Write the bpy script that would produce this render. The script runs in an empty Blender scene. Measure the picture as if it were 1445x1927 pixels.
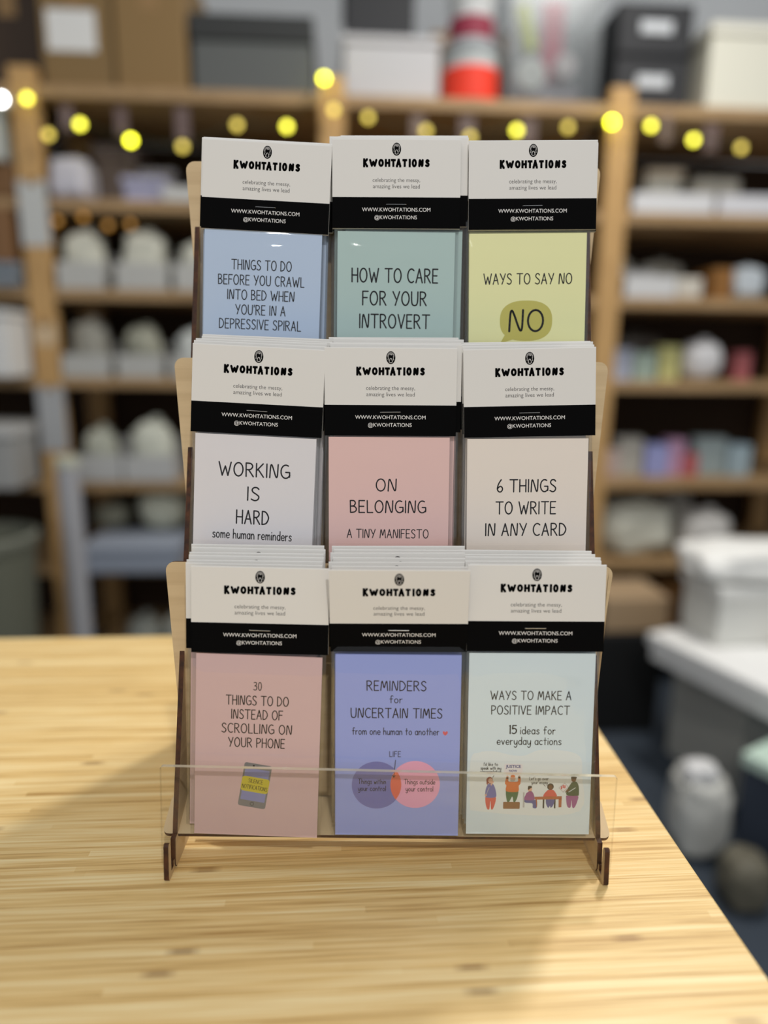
import bpy, bmesh, math, random
from mathutils import Vector, Matrix, noise
R_ = math.radians
scn = bpy.context.scene
COL = scn.collection
random.seed(7)
TZ = 0.75                                   # table top height

# ------------------------------------------------------------------ camera
cam_d = bpy.data.cameras.new('camera')
cam = bpy.data.objects.new('camera', cam_d)
COL.objects.link(cam)
cam_d.sensor_fit = 'VERTICAL'
cam_d.sensor_height = 36.0
cam_d.lens = 24.96
cam_d.clip_start = 0.02
cam_d.clip_end = 60
cam.matrix_world = (Matrix.Translation((0, 0, TZ + 0.304)) @ Matrix.Rotation(math.pi/2 - R_(12.5), 4, 'X')
                    @ Matrix.Rotation(0.0105, 4, 'Z'))
cam_d.dof.use_dof = True
cam_d.dof.focus_distance = 0.436
cam_d.dof.aperture_fstop = 1.75
scn.camera = cam

# ------------------------------------------------------------------ light
world = bpy.data.worlds.new('world')
scn.world = world
world.use_nodes = True
wb = world.node_tree.nodes['Background']
wb.inputs[0].default_value = (0.92, 0.96, 1.0, 1)
wb.inputs[1].default_value = 0.41

def area(name, loc, target, size, power, col=(1, 0.95, 0.88)):
    d = bpy.data.lights.new(name, 'AREA')
    d.shape = 'DISK'
    d.size = size
    d.energy = power
    d.color = col
    o = bpy.data.objects.new(name, d)
    COL.objects.link(o)
    o.location = loc
    o.rotation_euler = (Vector(target) - Vector(loc)).to_track_quat('-Z', 'Y').to_euler()
    return o

area('ceiling_spot_behind', (0.72, 1.45, 2.62), (0, 0.40, 0.85), 0.18, 22)
area('ceiling_spot_front', (0.42, -1.10, 2.62), (0, 0.42, 0.95), 0.10, 16.5, (1, 0.97, 0.93))
area('ceiling_spot_back_row', (-0.50, -2.3, 2.62), (0, 0.42, 0.95), 0.10, 8, (1, 0.97, 0.93))
area('added_heap_fill', (0.85, 1.15, 2.75), (0.9, 1.8, 0.5), 0.3, 11, (1, 0.97, 0.93))  # added lamp without a known source, brightens the right-hand heap and trays

scn.view_settings.view_transform = 'Standard'
scn.view_settings.look = 'None'
scn.view_settings.gamma = 1.0
scn.view_settings.exposure = 0.0
scn.view_settings.use_curve_mapping = False
scn.cycles.transparent_max_bounces = 48
scn.cycles.max_bounces = 8
scn.cycles.caustics_reflective = False
scn.cycles.caustics_refractive = False
scn.cycles.use_denoising = True

# ------------------------------------------------------------------ materials
MATS = {}
def srgb(r, g, b):
    f = lambda c: (c/255)/12.92 if c/255 <= 0.04045 else ((c/255 + 0.055)/1.055)**2.4
    return (f(r), f(g), f(b), 1)
def mat(name, rgb, rough=0.6, metal=0.0, spec=0.4, noise_amt=0.0, noise_scale=40):
    if name in MATS: return MATS[name]
    m = bpy.data.materials.new(name); m.use_nodes = True
    nt = m.node_tree; b = nt.nodes['Principled BSDF']
    b.inputs['Base Color'].default_value = srgb(*rgb)
    b.inputs['Roughness'].default_value = rough
    b.inputs['Metallic'].default_value = metal
    b.inputs['Specular IOR Level'].default_value = spec
    if noise_amt > 0:
        tc = nt.nodes.new('ShaderNodeTexCoord'); nz = nt.nodes.new('ShaderNodeTexNoise')
        nz.inputs['Scale'].default_value = noise_scale; nz.inputs['Detail'].default_value = 4
        nt.links.new(tc.outputs['Object'], nz.inputs['Vector'])
        hs = nt.nodes.new('ShaderNodeHueSaturation'); hs.inputs['Color'].default_value = srgb(*rgb)
        mr = nt.nodes.new('ShaderNodeMapRange')
        mr.inputs['To Min'].default_value = 1 - noise_amt; mr.inputs['To Max'].default_value = 1 + noise_amt
        nt.links.new(nz.outputs['Fac'], mr.inputs['Value']); nt.links.new(mr.outputs[0], hs.inputs['Value'])
        nt.links.new(hs.outputs[0], b.inputs['Base Color'])
    MATS[name] = m
    return m
def emit(name, rgb, strength):
    m = bpy.data.materials.new(name); m.use_nodes = True
    nt = m.node_tree; b = nt.nodes['Principled BSDF']
    b.inputs['Base Color'].default_value = (0.2, 0.2, 0.2, 1)
    b.inputs['Emission Color'].default_value = srgb(*rgb)
    b.inputs['Emission Strength'].default_value = strength
    MATS[name] = m
    return m
def wood(name, c1, c2, scale=(6, 60, 60), rough=0.55, bump=0.0):
    m = bpy.data.materials.new(name); m.use_nodes = True
    nt = m.node_tree; b = nt.nodes['Principled BSDF']; L = nt.links
    tc = nt.nodes.new('ShaderNodeTexCoord'); mp = nt.nodes.new('ShaderNodeMapping')
    mp.inputs['Scale'].default_value = scale
    nz = nt.nodes.new('ShaderNodeTexNoise'); nz.inputs['Scale'].default_value = 3; nz.inputs['Detail'].default_value = 5
    nz.inputs['Distortion'].default_value = 0.6
    rp = nt.nodes.new('ShaderNodeValToRGB')
    rp.color_ramp.elements[0].position = 0.3; rp.color_ramp.elements[0].color = srgb(*c1)
    rp.color_ramp.elements[1].position = 0.7; rp.color_ramp.elements[1].color = srgb(*c2)
    L.new(tc.outputs['Object'], mp.inputs[0]); L.new(mp.outputs[0], nz.inputs['Vector'])
    L.new(nz.outputs['Fac'], rp.inputs[0]); L.new(rp.outputs[0], b.inputs['Base Color'])
    b.inputs['Roughness'].default_value = rough
    MATS[name] = m
    return m
def clear(name, tint, base, edge, rough=0.05, power=4.0, strength=1.0, bump=0.0):
    """thin clear plastic: see-through with a sheen that grows towards grazing angles"""
    m = bpy.data.materials.new(name); m.use_nodes = True
    nt = m.node_tree; L = nt.links
    nt.nodes.remove(nt.nodes['Principled BSDF'])
    out = nt.nodes['Material Output']
    tr = nt.nodes.new('ShaderNodeBsdfTransparent'); tr.inputs[0].default_value = tint
    gl = nt.nodes.new('ShaderNodeBsdfGlossy'); gl.inputs['Roughness'].default_value = rough
    lw = nt.nodes.new('ShaderNodeLayerWeight'); lw.inputs['Blend'].default_value = 0.5
    pw = nt.nodes.new('ShaderNodeMath'); pw.operation = 'POWER'; pw.inputs[1].default_value = power
    ma = nt.nodes.new('ShaderNodeMath'); ma.operation = 'MULTIPLY_ADD'
    ma.inputs[1].default_value = edge; ma.inputs[2].default_value = base
    mx = nt.nodes.new('ShaderNodeMixShader')
    L.new(lw.outputs['Facing'], pw.inputs[0]); L.new(pw.outputs[0], ma.inputs[0]); L.new(ma.outputs[0], mx.inputs[0])
    L.new(tr.outputs[0], mx.inputs[1]); L.new(gl.outputs[0], mx.inputs[2]); L.new(mx.outputs[0], out.inputs[0])
    if bump > 0:
        tc = nt.nodes.new('ShaderNodeTexCoord'); nz = nt.nodes.new('ShaderNodeTexNoise')
        nz.inputs['Scale'].default_value = 45; nz.inputs['Detail'].default_value = 1.5
        bp = nt.nodes.new('ShaderNodeBump'); bp.inputs['Strength'].default_value = bump; bp.inputs['Distance'].default_value = 0.002
        L.new(tc.outputs['Object'], nz.inputs['Vector']); L.new(nz.outputs['Fac'], bp.inputs['Height'])
        L.new(bp.outputs[0], gl.inputs['Normal'])
    MATS[name] = m
    return m
def bamboo():
    m = bpy.data.materials.new('bamboo'); m.use_nodes = True
    nt = m.node_tree; L = nt.links; b = nt.nodes['Principled BSDF']; N = nt.nodes.new
    def math_(op, a, bb=None, c=None):
        n = N('ShaderNodeMath'); n.operation = op
        for i, v in enumerate((a, bb, c)):
            if v is None: continue
            if isinstance(v, (int, float)): n.inputs[i].default_value = v
            else: L.new(v, n.inputs[i])
        return n.outputs[0]
    tc = N('ShaderNodeTexCoord'); sx = N('ShaderNodeSeparateXYZ'); L.new(tc.outputs['Object'], sx.inputs[0])
    # a slow waviness so that strips are not ruler straight
    wn = N('ShaderNodeTexNoise'); wn.inputs['Scale'].default_value = 3; L.new(tc.outputs['Object'], wn.inputs['Vector'])
    yy = math_('MULTIPLY_ADD', wn.outputs['Fac'], 0.006, sx.outputs['Y'])
    row = math_('FLOOR', math_('MULTIPLY', yy, 1/0.0046))
    w1 = N('ShaderNodeTexWhiteNoise'); w1.noise_dimensions = '1D'; L.new(row, w1.inputs['W'])
    seg = math_('FLOOR', math_('MULTIPLY_ADD', w1.outputs['Value'], 13.7, math_('MULTIPLY', sx.outputs['X'], 1/0.55)))
    cb = N('ShaderNodeCombineXYZ'); L.new(row, cb.inputs[0]); L.new(seg, cb.inputs[1])
    w2 = N('ShaderNodeTexWhiteNoise'); w2.noise_dimensions = '2D'; L.new(cb.outputs[0], w2.inputs['Vector'])
    # fine fibres
    mp = N('ShaderNodeMapping'); mp.inputs['Scale'].default_value = (15, 760, 15); L.new(tc.outputs['Object'], mp.inputs[0])
    fb = N('ShaderNodeTexNoise'); fb.inputs['Scale'].default_value = 1; fb.inputs['Detail'].default_value = 3; L.new(mp.outputs[0], fb.inputs['Vector'])
    mp2 = N('ShaderNodeMapping'); mp2.inputs['Scale'].default_value = (5, 300, 5); L.new(tc.outputs['Object'], mp2.inputs[0])
    br = N('ShaderNodeTexNoise'); br.inputs['Scale'].default_value = 1; br.inputs['Detail'].default_value = 2; L.new(mp2.outputs[0], br.inputs['Vector'])
    v = math_('MULTIPLY_ADD', w2.outputs['Value'], 0.22, math_('MULTIPLY_ADD', fb.outputs['Fac'], 0.62, math_('MULTIPLY', br.outputs['Fac'], 0.62)))
    rp = N('ShaderNodeValToRGB'); e = rp.color_ramp.elements
    e[0].position = 0.46; e[0].color = srgb(184, 143, 80)
    e[1].position = 0.96; e[1].color = srgb(251, 229, 175)
    k = rp.color_ramp.elements.new(0.70); k.color = srgb(233, 198, 132)
    L.new(v, rp.inputs[0])
    # nodes (knots) of the bamboo: rare short brown dashes inside a strip
    kseg = math_('MULTIPLY_ADD', w1.outputs['Value'], 7.3, math_('MULTIPLY', sx.outputs['X'], 1/0.19))
    kc = N('ShaderNodeCombineXYZ'); L.new(row, kc.inputs[0]); L.new(math_('FLOOR', kseg), kc.inputs[1])
    w3 = N('ShaderNodeTexWhiteNoise'); w3.noise_dimensions = '2D'; L.new(kc.outputs[0], w3.inputs['Vector'])
    has = math_('GREATER_THAN', w3.outputs['Value'], 0.91)
    fx = math_('FRACT', kseg)
    dx = math_('ABSOLUTE', math_('SUBTRACT', fx, 0.5))
    near = N('ShaderNodeMapRange'); near.inputs['From Min'].default_value = 0.018; near.inputs['From Max'].default_value = 0.055
    near.inputs['To Min'].default_value = 1; near.inputs['To Max'].default_value = 0; L.new(dx, near.inputs['Value'])
    kn = math_('MULTIPLY', math_('MULTIPLY', near.outputs[0], has), math_('MULTIPLY', fb.outputs['Fac'], 0.95))
    mx = N('ShaderNodeMixRGB'); L.new(kn, mx.inputs[0]); L.new(rp.outputs[0], mx.inputs[1]); mx.inputs[2].default_value = srgb(128, 84, 40)
    L.new(mx.outputs[0], b.inputs['Base Color'])
    b.inputs['Roughness'].default_value = 0.42
    b.inputs['Specular IOR Level'].default_value = 0.45
    bp = N('ShaderNodeBump'); bp.inputs['Strength'].default_value = 0.08; bp.inputs['Distance'].default_value = 0.001
    L.new(fb.outputs['Fac'], bp.inputs['Height']); L.new(bp.outputs[0], b.inputs['Normal'])
    MATS['bamboo'] = m
    return m

bamboo()
wood('birch', (196, 170, 130), (218, 194, 154), (3, 3, 40))
wood('char', (44, 20, 6), (88, 48, 18), (60, 60, 60), rough=0.7)
wood('pine', (150, 120, 82), (182, 150, 108), (4, 40, 40))
wood('pine_upright', (178, 138, 86), (206, 166, 108), (40, 40, 4))
mat('paper', (228, 226, 222), 0.55, spec=0.3)
mat('ink', (7, 7, 8), 0.8, spec=0.06)
mat('lettering', (24, 20, 26), 0.6, spec=0.2)
mat('white_ink', (238, 236, 234), 0.6)
mat('grey_ink', (74, 72, 72), 0.6)
mat('steel', (200, 200, 200), 0.25, metal=1.0)
clear('film_front', (0.978, 0.978, 0.978, 1), 0.05, 0.6, rough=0.035, power=3.5, bump=0.12)
clear('film', (0.93, 0.93, 0.93, 1), 0.045, 0.6, rough=0.035, power=3.5, bump=0.12)  # darker tint puts the shade of the gaps between packs into the film
clear('film_flap', (0.985, 0.985, 0.985, 1), 0.012, 0.4, rough=0.05, power=4)
clear('acrylic', (0.988, 0.988, 0.984, 1), 0.03, 0.6, rough=0.02, power=4)
clear('bin_plastic', (0.86, 0.88, 0.88, 1), 0.12, 0.5, rough=0.25, power=2)
def acrylic_edge():
    m = bpy.data.materials.new('acrylic_edge'); m.use_nodes = True
    nt = m.node_tree; b = nt.nodes['Principled BSDF']
    b.inputs['Base Color'].default_value = srgb(238, 226, 198)
    b.inputs['Roughness'].default_value = 0.15
    b.inputs['Transmission Weight'].default_value = 0.35
    b.inputs['IOR'].default_value = 1.49
    MATS['acrylic_edge'] = m
acrylic_edge()

# ------------------------------------------------------------------ mesh helpers
class MB:
    """collects faces (with a material name each) and links them as ONE mesh object"""
    def __init__(self): self.v = []; self.f = []; self.m = []; self.mats = []
    def mi(self, name):
        if name not in self.mats: self.mats.append(name)
        return self.mats.index(name)
    def poly(self, pts, m):
        n = len(self.v); self.v += [tuple(p) for p in pts]
        self.f.append(tuple(range(n, n + len(pts)))); self.m.append(self.mi(m))
    def bm(self, bm, m, M=None):
        n = len(self.v)
        bm.verts.ensure_lookup_table()
        for i, v in enumerate(bm.verts): v.index = i
        self.v += [tuple(M @ v.co) if M else tuple(v.co) for v in bm.verts]
        for f in bm.faces:
            self.f.append(tuple(n + v.index for v in f.verts)); self.m.append(self.mi(m))
        bm.free()
    def box(self, x0, x1, y0, y1, z0, z1, m, bev=0.0, M=None):
        bm = bmesh.new(); bmesh.ops.create_cube(bm, size=1)
        for v in bm.verts:
            v.co = ((x0+x1)/2 + v.co.x*(x1-x0), (y0+y1)/2 + v.co.y*(y1-y0), (z0+z1)/2 + v.co.z*(z1-z0))
        if bev > 0: bmesh.ops.bevel(bm, geom=bm.edges[:], offset=bev, segments=2, affect='EDGES', profile=0.5)
        self.bm(bm, m, M)
    def prism(self, pts, axis, a0, a1, m, edge_m=None):
        """pts in the plane across the axis; axis 0: (y,z), 1: (x,z), 2: (x,y)"""
        def P(p, a): return ((a, p[0], p[1]), (p[0], a, p[1]), (p[0], p[1], a))[axis]
        area_ = sum(pts[i][0]*pts[(i+1) % len(pts)][1] - pts[(i+1) % len(pts)][0]*pts[i][1] for i in range(len(pts)))
        if (area_ < 0) != (axis == 1): pts = pts[::-1]
        self.poly([P(p, a1) for p in pts], m); self.poly([P(p, a0) for p in pts[::-1]], m)
        for i in range(len(pts)):
            p, q = pts[i], pts[(i+1) % len(pts)]
            self.poly([P(p, a0), P(q, a0), P(q, a1), P(p, a1)], edge_m or m)
    def lathe(self, prof, m, n=28, M=None, caps=True):
        base = len(self.v)
        for r, z in prof:
            for k in range(n):
                a = 2*math.pi*k/n; p = Vector((r*math.cos(a), r*math.sin(a), z)); self.v.append(tuple(M @ p if M else p))
        for i in range(len(prof)-1):
            for k in range(n):
                a, b_ = base+i*n+k, base+i*n+(k+1) % n
                self.f.append((a, b_, b_+n, a+n)); self.m.append(self.mi(m))
        if caps:
            self.f.append(tuple(base+k for k in range(n))[::-1]); self.m.append(self.mi(m))
            t = base+(len(prof)-1)*n
            self.f.append(tuple(t+k for k in range(n))); self.m.append(self.mi(m))
    def blob(self, cx, cy, cz, sx, sy, sz, m, e=0.6, rough=0.06, seed=0):
        """soft, lumpy bag: a rounded box with noise; cz is its base"""
        bm = bmesh.new(); bmesh.ops.create_icosphere(bm, subdivisions=4, radius=1)
        for v in bm.verts:
            p = v.co.normalized()
            q = Vector([math.copysign(abs(c)**e, c) for c in p])
            q *= 1 + rough*noise.noise(p*2.3 + Vector((seed*3.1, seed, 0))) * 2
            z = max(q.z, -0.97)
            v.co = (cx + q.x*sx/2, cy + q.y*sy/2, cz + (z+0.97)/1.97*sz)
        self.bm(bm, m)
    def tube(self, pts, r, m, n=8):
        pts = [Vector(p) for p in pts]; base = len(self.v)
        for i, p in enumerate(pts):
            t = (pts[min(i+1, len(pts)-1)] - pts[max(i-1, 0)]).normalized()
            a = t.orthogonal().normalized(); b_ = t.cross(a)
            for k in range(n):
                w = 2*math.pi*k/n; self.v.append(tuple(p + a*r*math.cos(w) + b_*r*math.sin(w)))
        for i in range(len(pts)-1):
            for k in range(n):
                a, b_ = base+i*n+k, base+i*n+(k+1) % n
                self.f.append((a, b_, b_+n, a+n)); self.m.append(self.mi(m))
        self.f.append(tuple(base+k for k in range(n))[::-1]); self.m.append(self.mi(m))
        self.f.append(tuple(base+(len(pts)-1)*n+k for k in range(n))); self.m.append(self.mi(m))
    def mesh(self, name, smooth=False):
        me = bpy.data.meshes.new(name); me.from_pydata(self.v, [], self.f)
        for n in self.mats: me.materials.append(MATS[n])
        for p, mi in zip(me.polygons, self.m): p.material_index = mi
        if smooth:
            for p in me.polygons: p.use_smooth = True
        me.update()
        return me
    def build(self, name, parent=None, smooth=False, loc=None, rot=None):
        o = bpy.data.objects.new(name, self.mesh(name, smooth)); COL.objects.link(o)
        if parent: o.parent = parent
        if loc: o.location = loc
        if rot: o.rotation_euler = rot
        return o
def tag(o, label=None, cat=None, group=None, kind=None):
    if label: o['label'] = label
    if cat: o['category'] = cat
    if group: o['group'] = group
    if kind: o['kind'] = kind
    return o
def thing(name, loc, rot, label, cat, group=None):
    o = bpy.data.objects.new(name, None); COL.objects.link(o)
    o.empty_display_size = 0.02
    o.location = loc; o.rotation_euler = rot
    return tag(o, label, cat, group)
def copy_obj(o, parent):
    c = o.copy(); COL.objects.link(c); c.parent = parent
    return c

# ------------------------------------------------------------------ the room
BA = R_(3.8)                                   # table and shelving stand turned by this much to the camera
BU = Vector((math.cos(BA), math.sin(BA), 0)); BV = Vector((-math.sin(BA), math.cos(BA), 0)); BO = Vector((0, 2.1, 0))
def B(u, v, z): return tuple(BO + BU*u + BV*v + Vector((0, 0, z)))     # along the shelving, behind its front, up
mat('floor_carpet', (62, 70, 80), 0.85, spec=0.2, noise_amt=0.12, noise_scale=200)
mat('wall_paint', (198, 201, 203), 0.8, spec=0.2, noise_amt=0.03, noise_scale=6)
fl = MB(); fl.box(-3.6, 3.6, -2.2, 3.6, -0.05, 0, 'floor_carpet'); tag(fl.build('floor'), kind='structure')
wl = MB(); wl.box(-3.4, 3.4, 0.60, 0.70, 0, 3.0, 'wall_paint')
tag(wl.build('wall_back', loc=tuple(BO), rot=(0, 0, BA)), kind='structure')
bb = MB(); mat('skirting', (214, 214, 212), 0.5); bb.box(-3.4, 3.4, 0.585, 0.60, 0, 0.09, 'skirting')
tag(bb.build('baseboard_back', loc=tuple(BO), rot=(0, 0, BA)), kind='structure')

# ------------------------------------------------------------------ table
tc_ = Vector((0.169, 0.7605)); nr_ = Vector((0.2185, -0.10)); sl = 0.0695
def tl(x, c): return (x, c.y + sl*(x - c.x))
table = thing('work_table', (0, 0.3, 0), (0, 0, 0), 'bamboo-topped work table carrying the wooden card rack', 'table')
tt = MB()
poly = [tl(-1.25, nr_), (nr_.x, nr_.y), (tc_.x, tc_.y), tl(-1.25, tc_)]
Mt = Matrix.Rotation(-BA, 2)
loc2 = [Mt @ (Vector(p) - Vector((0, 0.3))) for p in poly]
bmt = bmesh.new()
vb = [bmt.verts.new((p.x, p.y, -0.026)) for p in loc2]; vt = [bmt.verts.new((p.x, p.y, 0)) for p in loc2]
bmt.faces.new(vt); bmt.faces.new(vb[::-1])
for i in range(4): bmt.faces.new((vb[i], vb[(i+1) % 4], vt[(i+1) % 4], vt[i]))
bmesh.ops.bevel(bmt, geom=[e for e in bmt.edges if all(v.co.z > -0.001 for v in e.verts)], offset=0.0015, segments=2, affect='EDGES', profile=0.5)
tt.bm(bmt, 'bamboo')
tt.build('tabletop', table, loc=(0, 0, TZ), rot=(0, 0, BA))
mat('table_metal', (40, 42, 44), 0.5)
for lx, ly in ((0.10, 0.64), (0.14, 0.0), (-1.12, 0.55), (-1.12, -0.10)):
    lg = MB(); lg.box(lx-0.025, lx+0.025, ly-0.025-0.3, ly+0.025-0.3, 0, TZ-0.0262, 'table_metal', 0.003)
    lg.build('leg', table)

# ------------------------------------------------------------------ card rack (laser-cut birch plywood)
RX = 0.0036
STEP_Y, STEP_Z = 0.041, 0.1265
SHELF_T = R_(22)                    # shelves rise a little towards the back
rack = thing('card_rack', (RX, 0.42, TZ), (0, 0, 0), 'three-tier birch plywood card rack with dark laser-cut edges on the bamboo table', 'display rack')
def ry(d): return d - 0.42
FR = (0.379, 0.0195)
TIER_Z = (0.0195, 0.1415, 0.2662)
def tier(k): return (FR[0] + STEP_Y*k, TIER_Z[k])
sl_front = STEP_Y/STEP_Z
for s in (-1, 1):
    prof = [(0.3735, 0.0), (0.3715, 0.003), (0.3735, 0.019)]
    for k in range(3):
        y, z = tier(k)
        prof += [(y - 0.001, z), (y + 0.0005, z + 0.006), (y + 0.034, z + 0.106 + .011*(k == 2)), (y + 0.0365, z + 0.1115 + .011*(k == 2))]
    yt, zt = tier(2)
    prof += [(yt + 0.055, zt + 0.124), (0.560, 0.03), (0.562, 0.0), (0.52, 0.0)]
    sp = MB(); sp.prism([(ry(a), b_) for a, b_ in prof], 0, s*0.1282 - 0.0015, s*0.1282 + 0.0015, 'birch', 'char')
    sp.build('side_panel', rack)
    ft = MB()                      # rounded foot hook that holds the clear lip
    fp = [(0.3600, 0.0015), (0.3612, 0.0), (0.3720, 0.0), (0.3735, 0.0025), (0.3732, 0.006), (0.3700, 0.0066), (0.3696, 0.0035), (0.3652, 0.0035),
          (0.3660, 0.0200), (0.3650, 0.0225), (0.3632, 0.0228), (0.3622, 0.0215)]
    ft.prism([(ry(a), b_) for a, b_ in fp], 0, s*0.1290 - 0.0015, s*0.1290 + 0.0015, 'birch', 'char')
    ft.build('foot_hook', rack)
def rounded(x0, x1, y0, y1, r, n=5, top_only=False, bottom_only=False, taper=0.0):
    pts = []
    for cx, cy, a in ((x1-r, y1-r, 0), (x0+r, y1-r, 90), (x0+r, y0+r, 180), (x1-r, y0+r, 270)):
        if (top_only and a >= 180) or (bottom_only and a < 180):
            pts.append((x1 if a in (0, 270) else x0, y1 if a < 180 else y0)); continue
        for i in range(n+1):
            w = R_(a + 90*i/n); pts.append((cx + r*math.cos(w), cy + r*math.sin(w)))
    if taper: pts = [(x*(1 - taper*(y1-y)/(y1-y0)), y) for x, y in pts]
    return pts
for k in range(3):
    y, z = tier(k)
    sh = MB()                      # local: x across, y along the shelf to the back
    sh.prism(rounded(-0.1362, 0.1362, 0, 0.027, 0.004, taper=0) if k == 0 else rounded(-0.1335, 0.1335, 0, 0.027, 0.004), 2, -0.0028, 0.0, 'birch', 'char')
    sh.build('shelf', rack, loc=(0, ry(y) - 0.0008, z - (0.0006 if k == 0 else 0.0021)), rot=(SHELF_T, 0, 0))
    bk = MB(); TILT = R_(6)
    hw = (0.1375, 0.1375, 0.1352)[k]
    prof = rounded(-hw, hw, 0, 0.150, 0.006, top_only=True, taper=0.075)
    if k == 0: prof += [(-0.118, -0.021), (0.118, -0.021)]      # added, unseen: lowest panel extended almost to the table to block light below it
    bk.prism(prof, 1, -0.0012, 0.0012, 'birch', 'char')
    bk.build('back_panel', rack, loc=(0, ry(y + 0.0245), z + 0.010), rot=(-TILT, 0, 0))
lip = MB()
pts = rounded(-0.1335, 0.1335, 0.0, 0.0625, 0.0018)
lip.prism(pts, 1, -0.0014, 0.0014, 'acrylic', 'acrylic_edge')
for i, f in enumerate(lip.f):                 # the upright side edges stay clear
    zs = [lip.v[j][2] for j in f]
    if len(f) == 4 and (max(zs) - min(zs) > 0.02 or max(zs) < 0.002): lip.m[i] = lip.mi('acrylic')
lp = lip.build('acrylic_lip', rack, loc=(0, ry(0.3676), 0.0042), rot=(R_(-4.5), R_(0.8), 0))
lp['label'] = 'clear acrylic lip'

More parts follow.
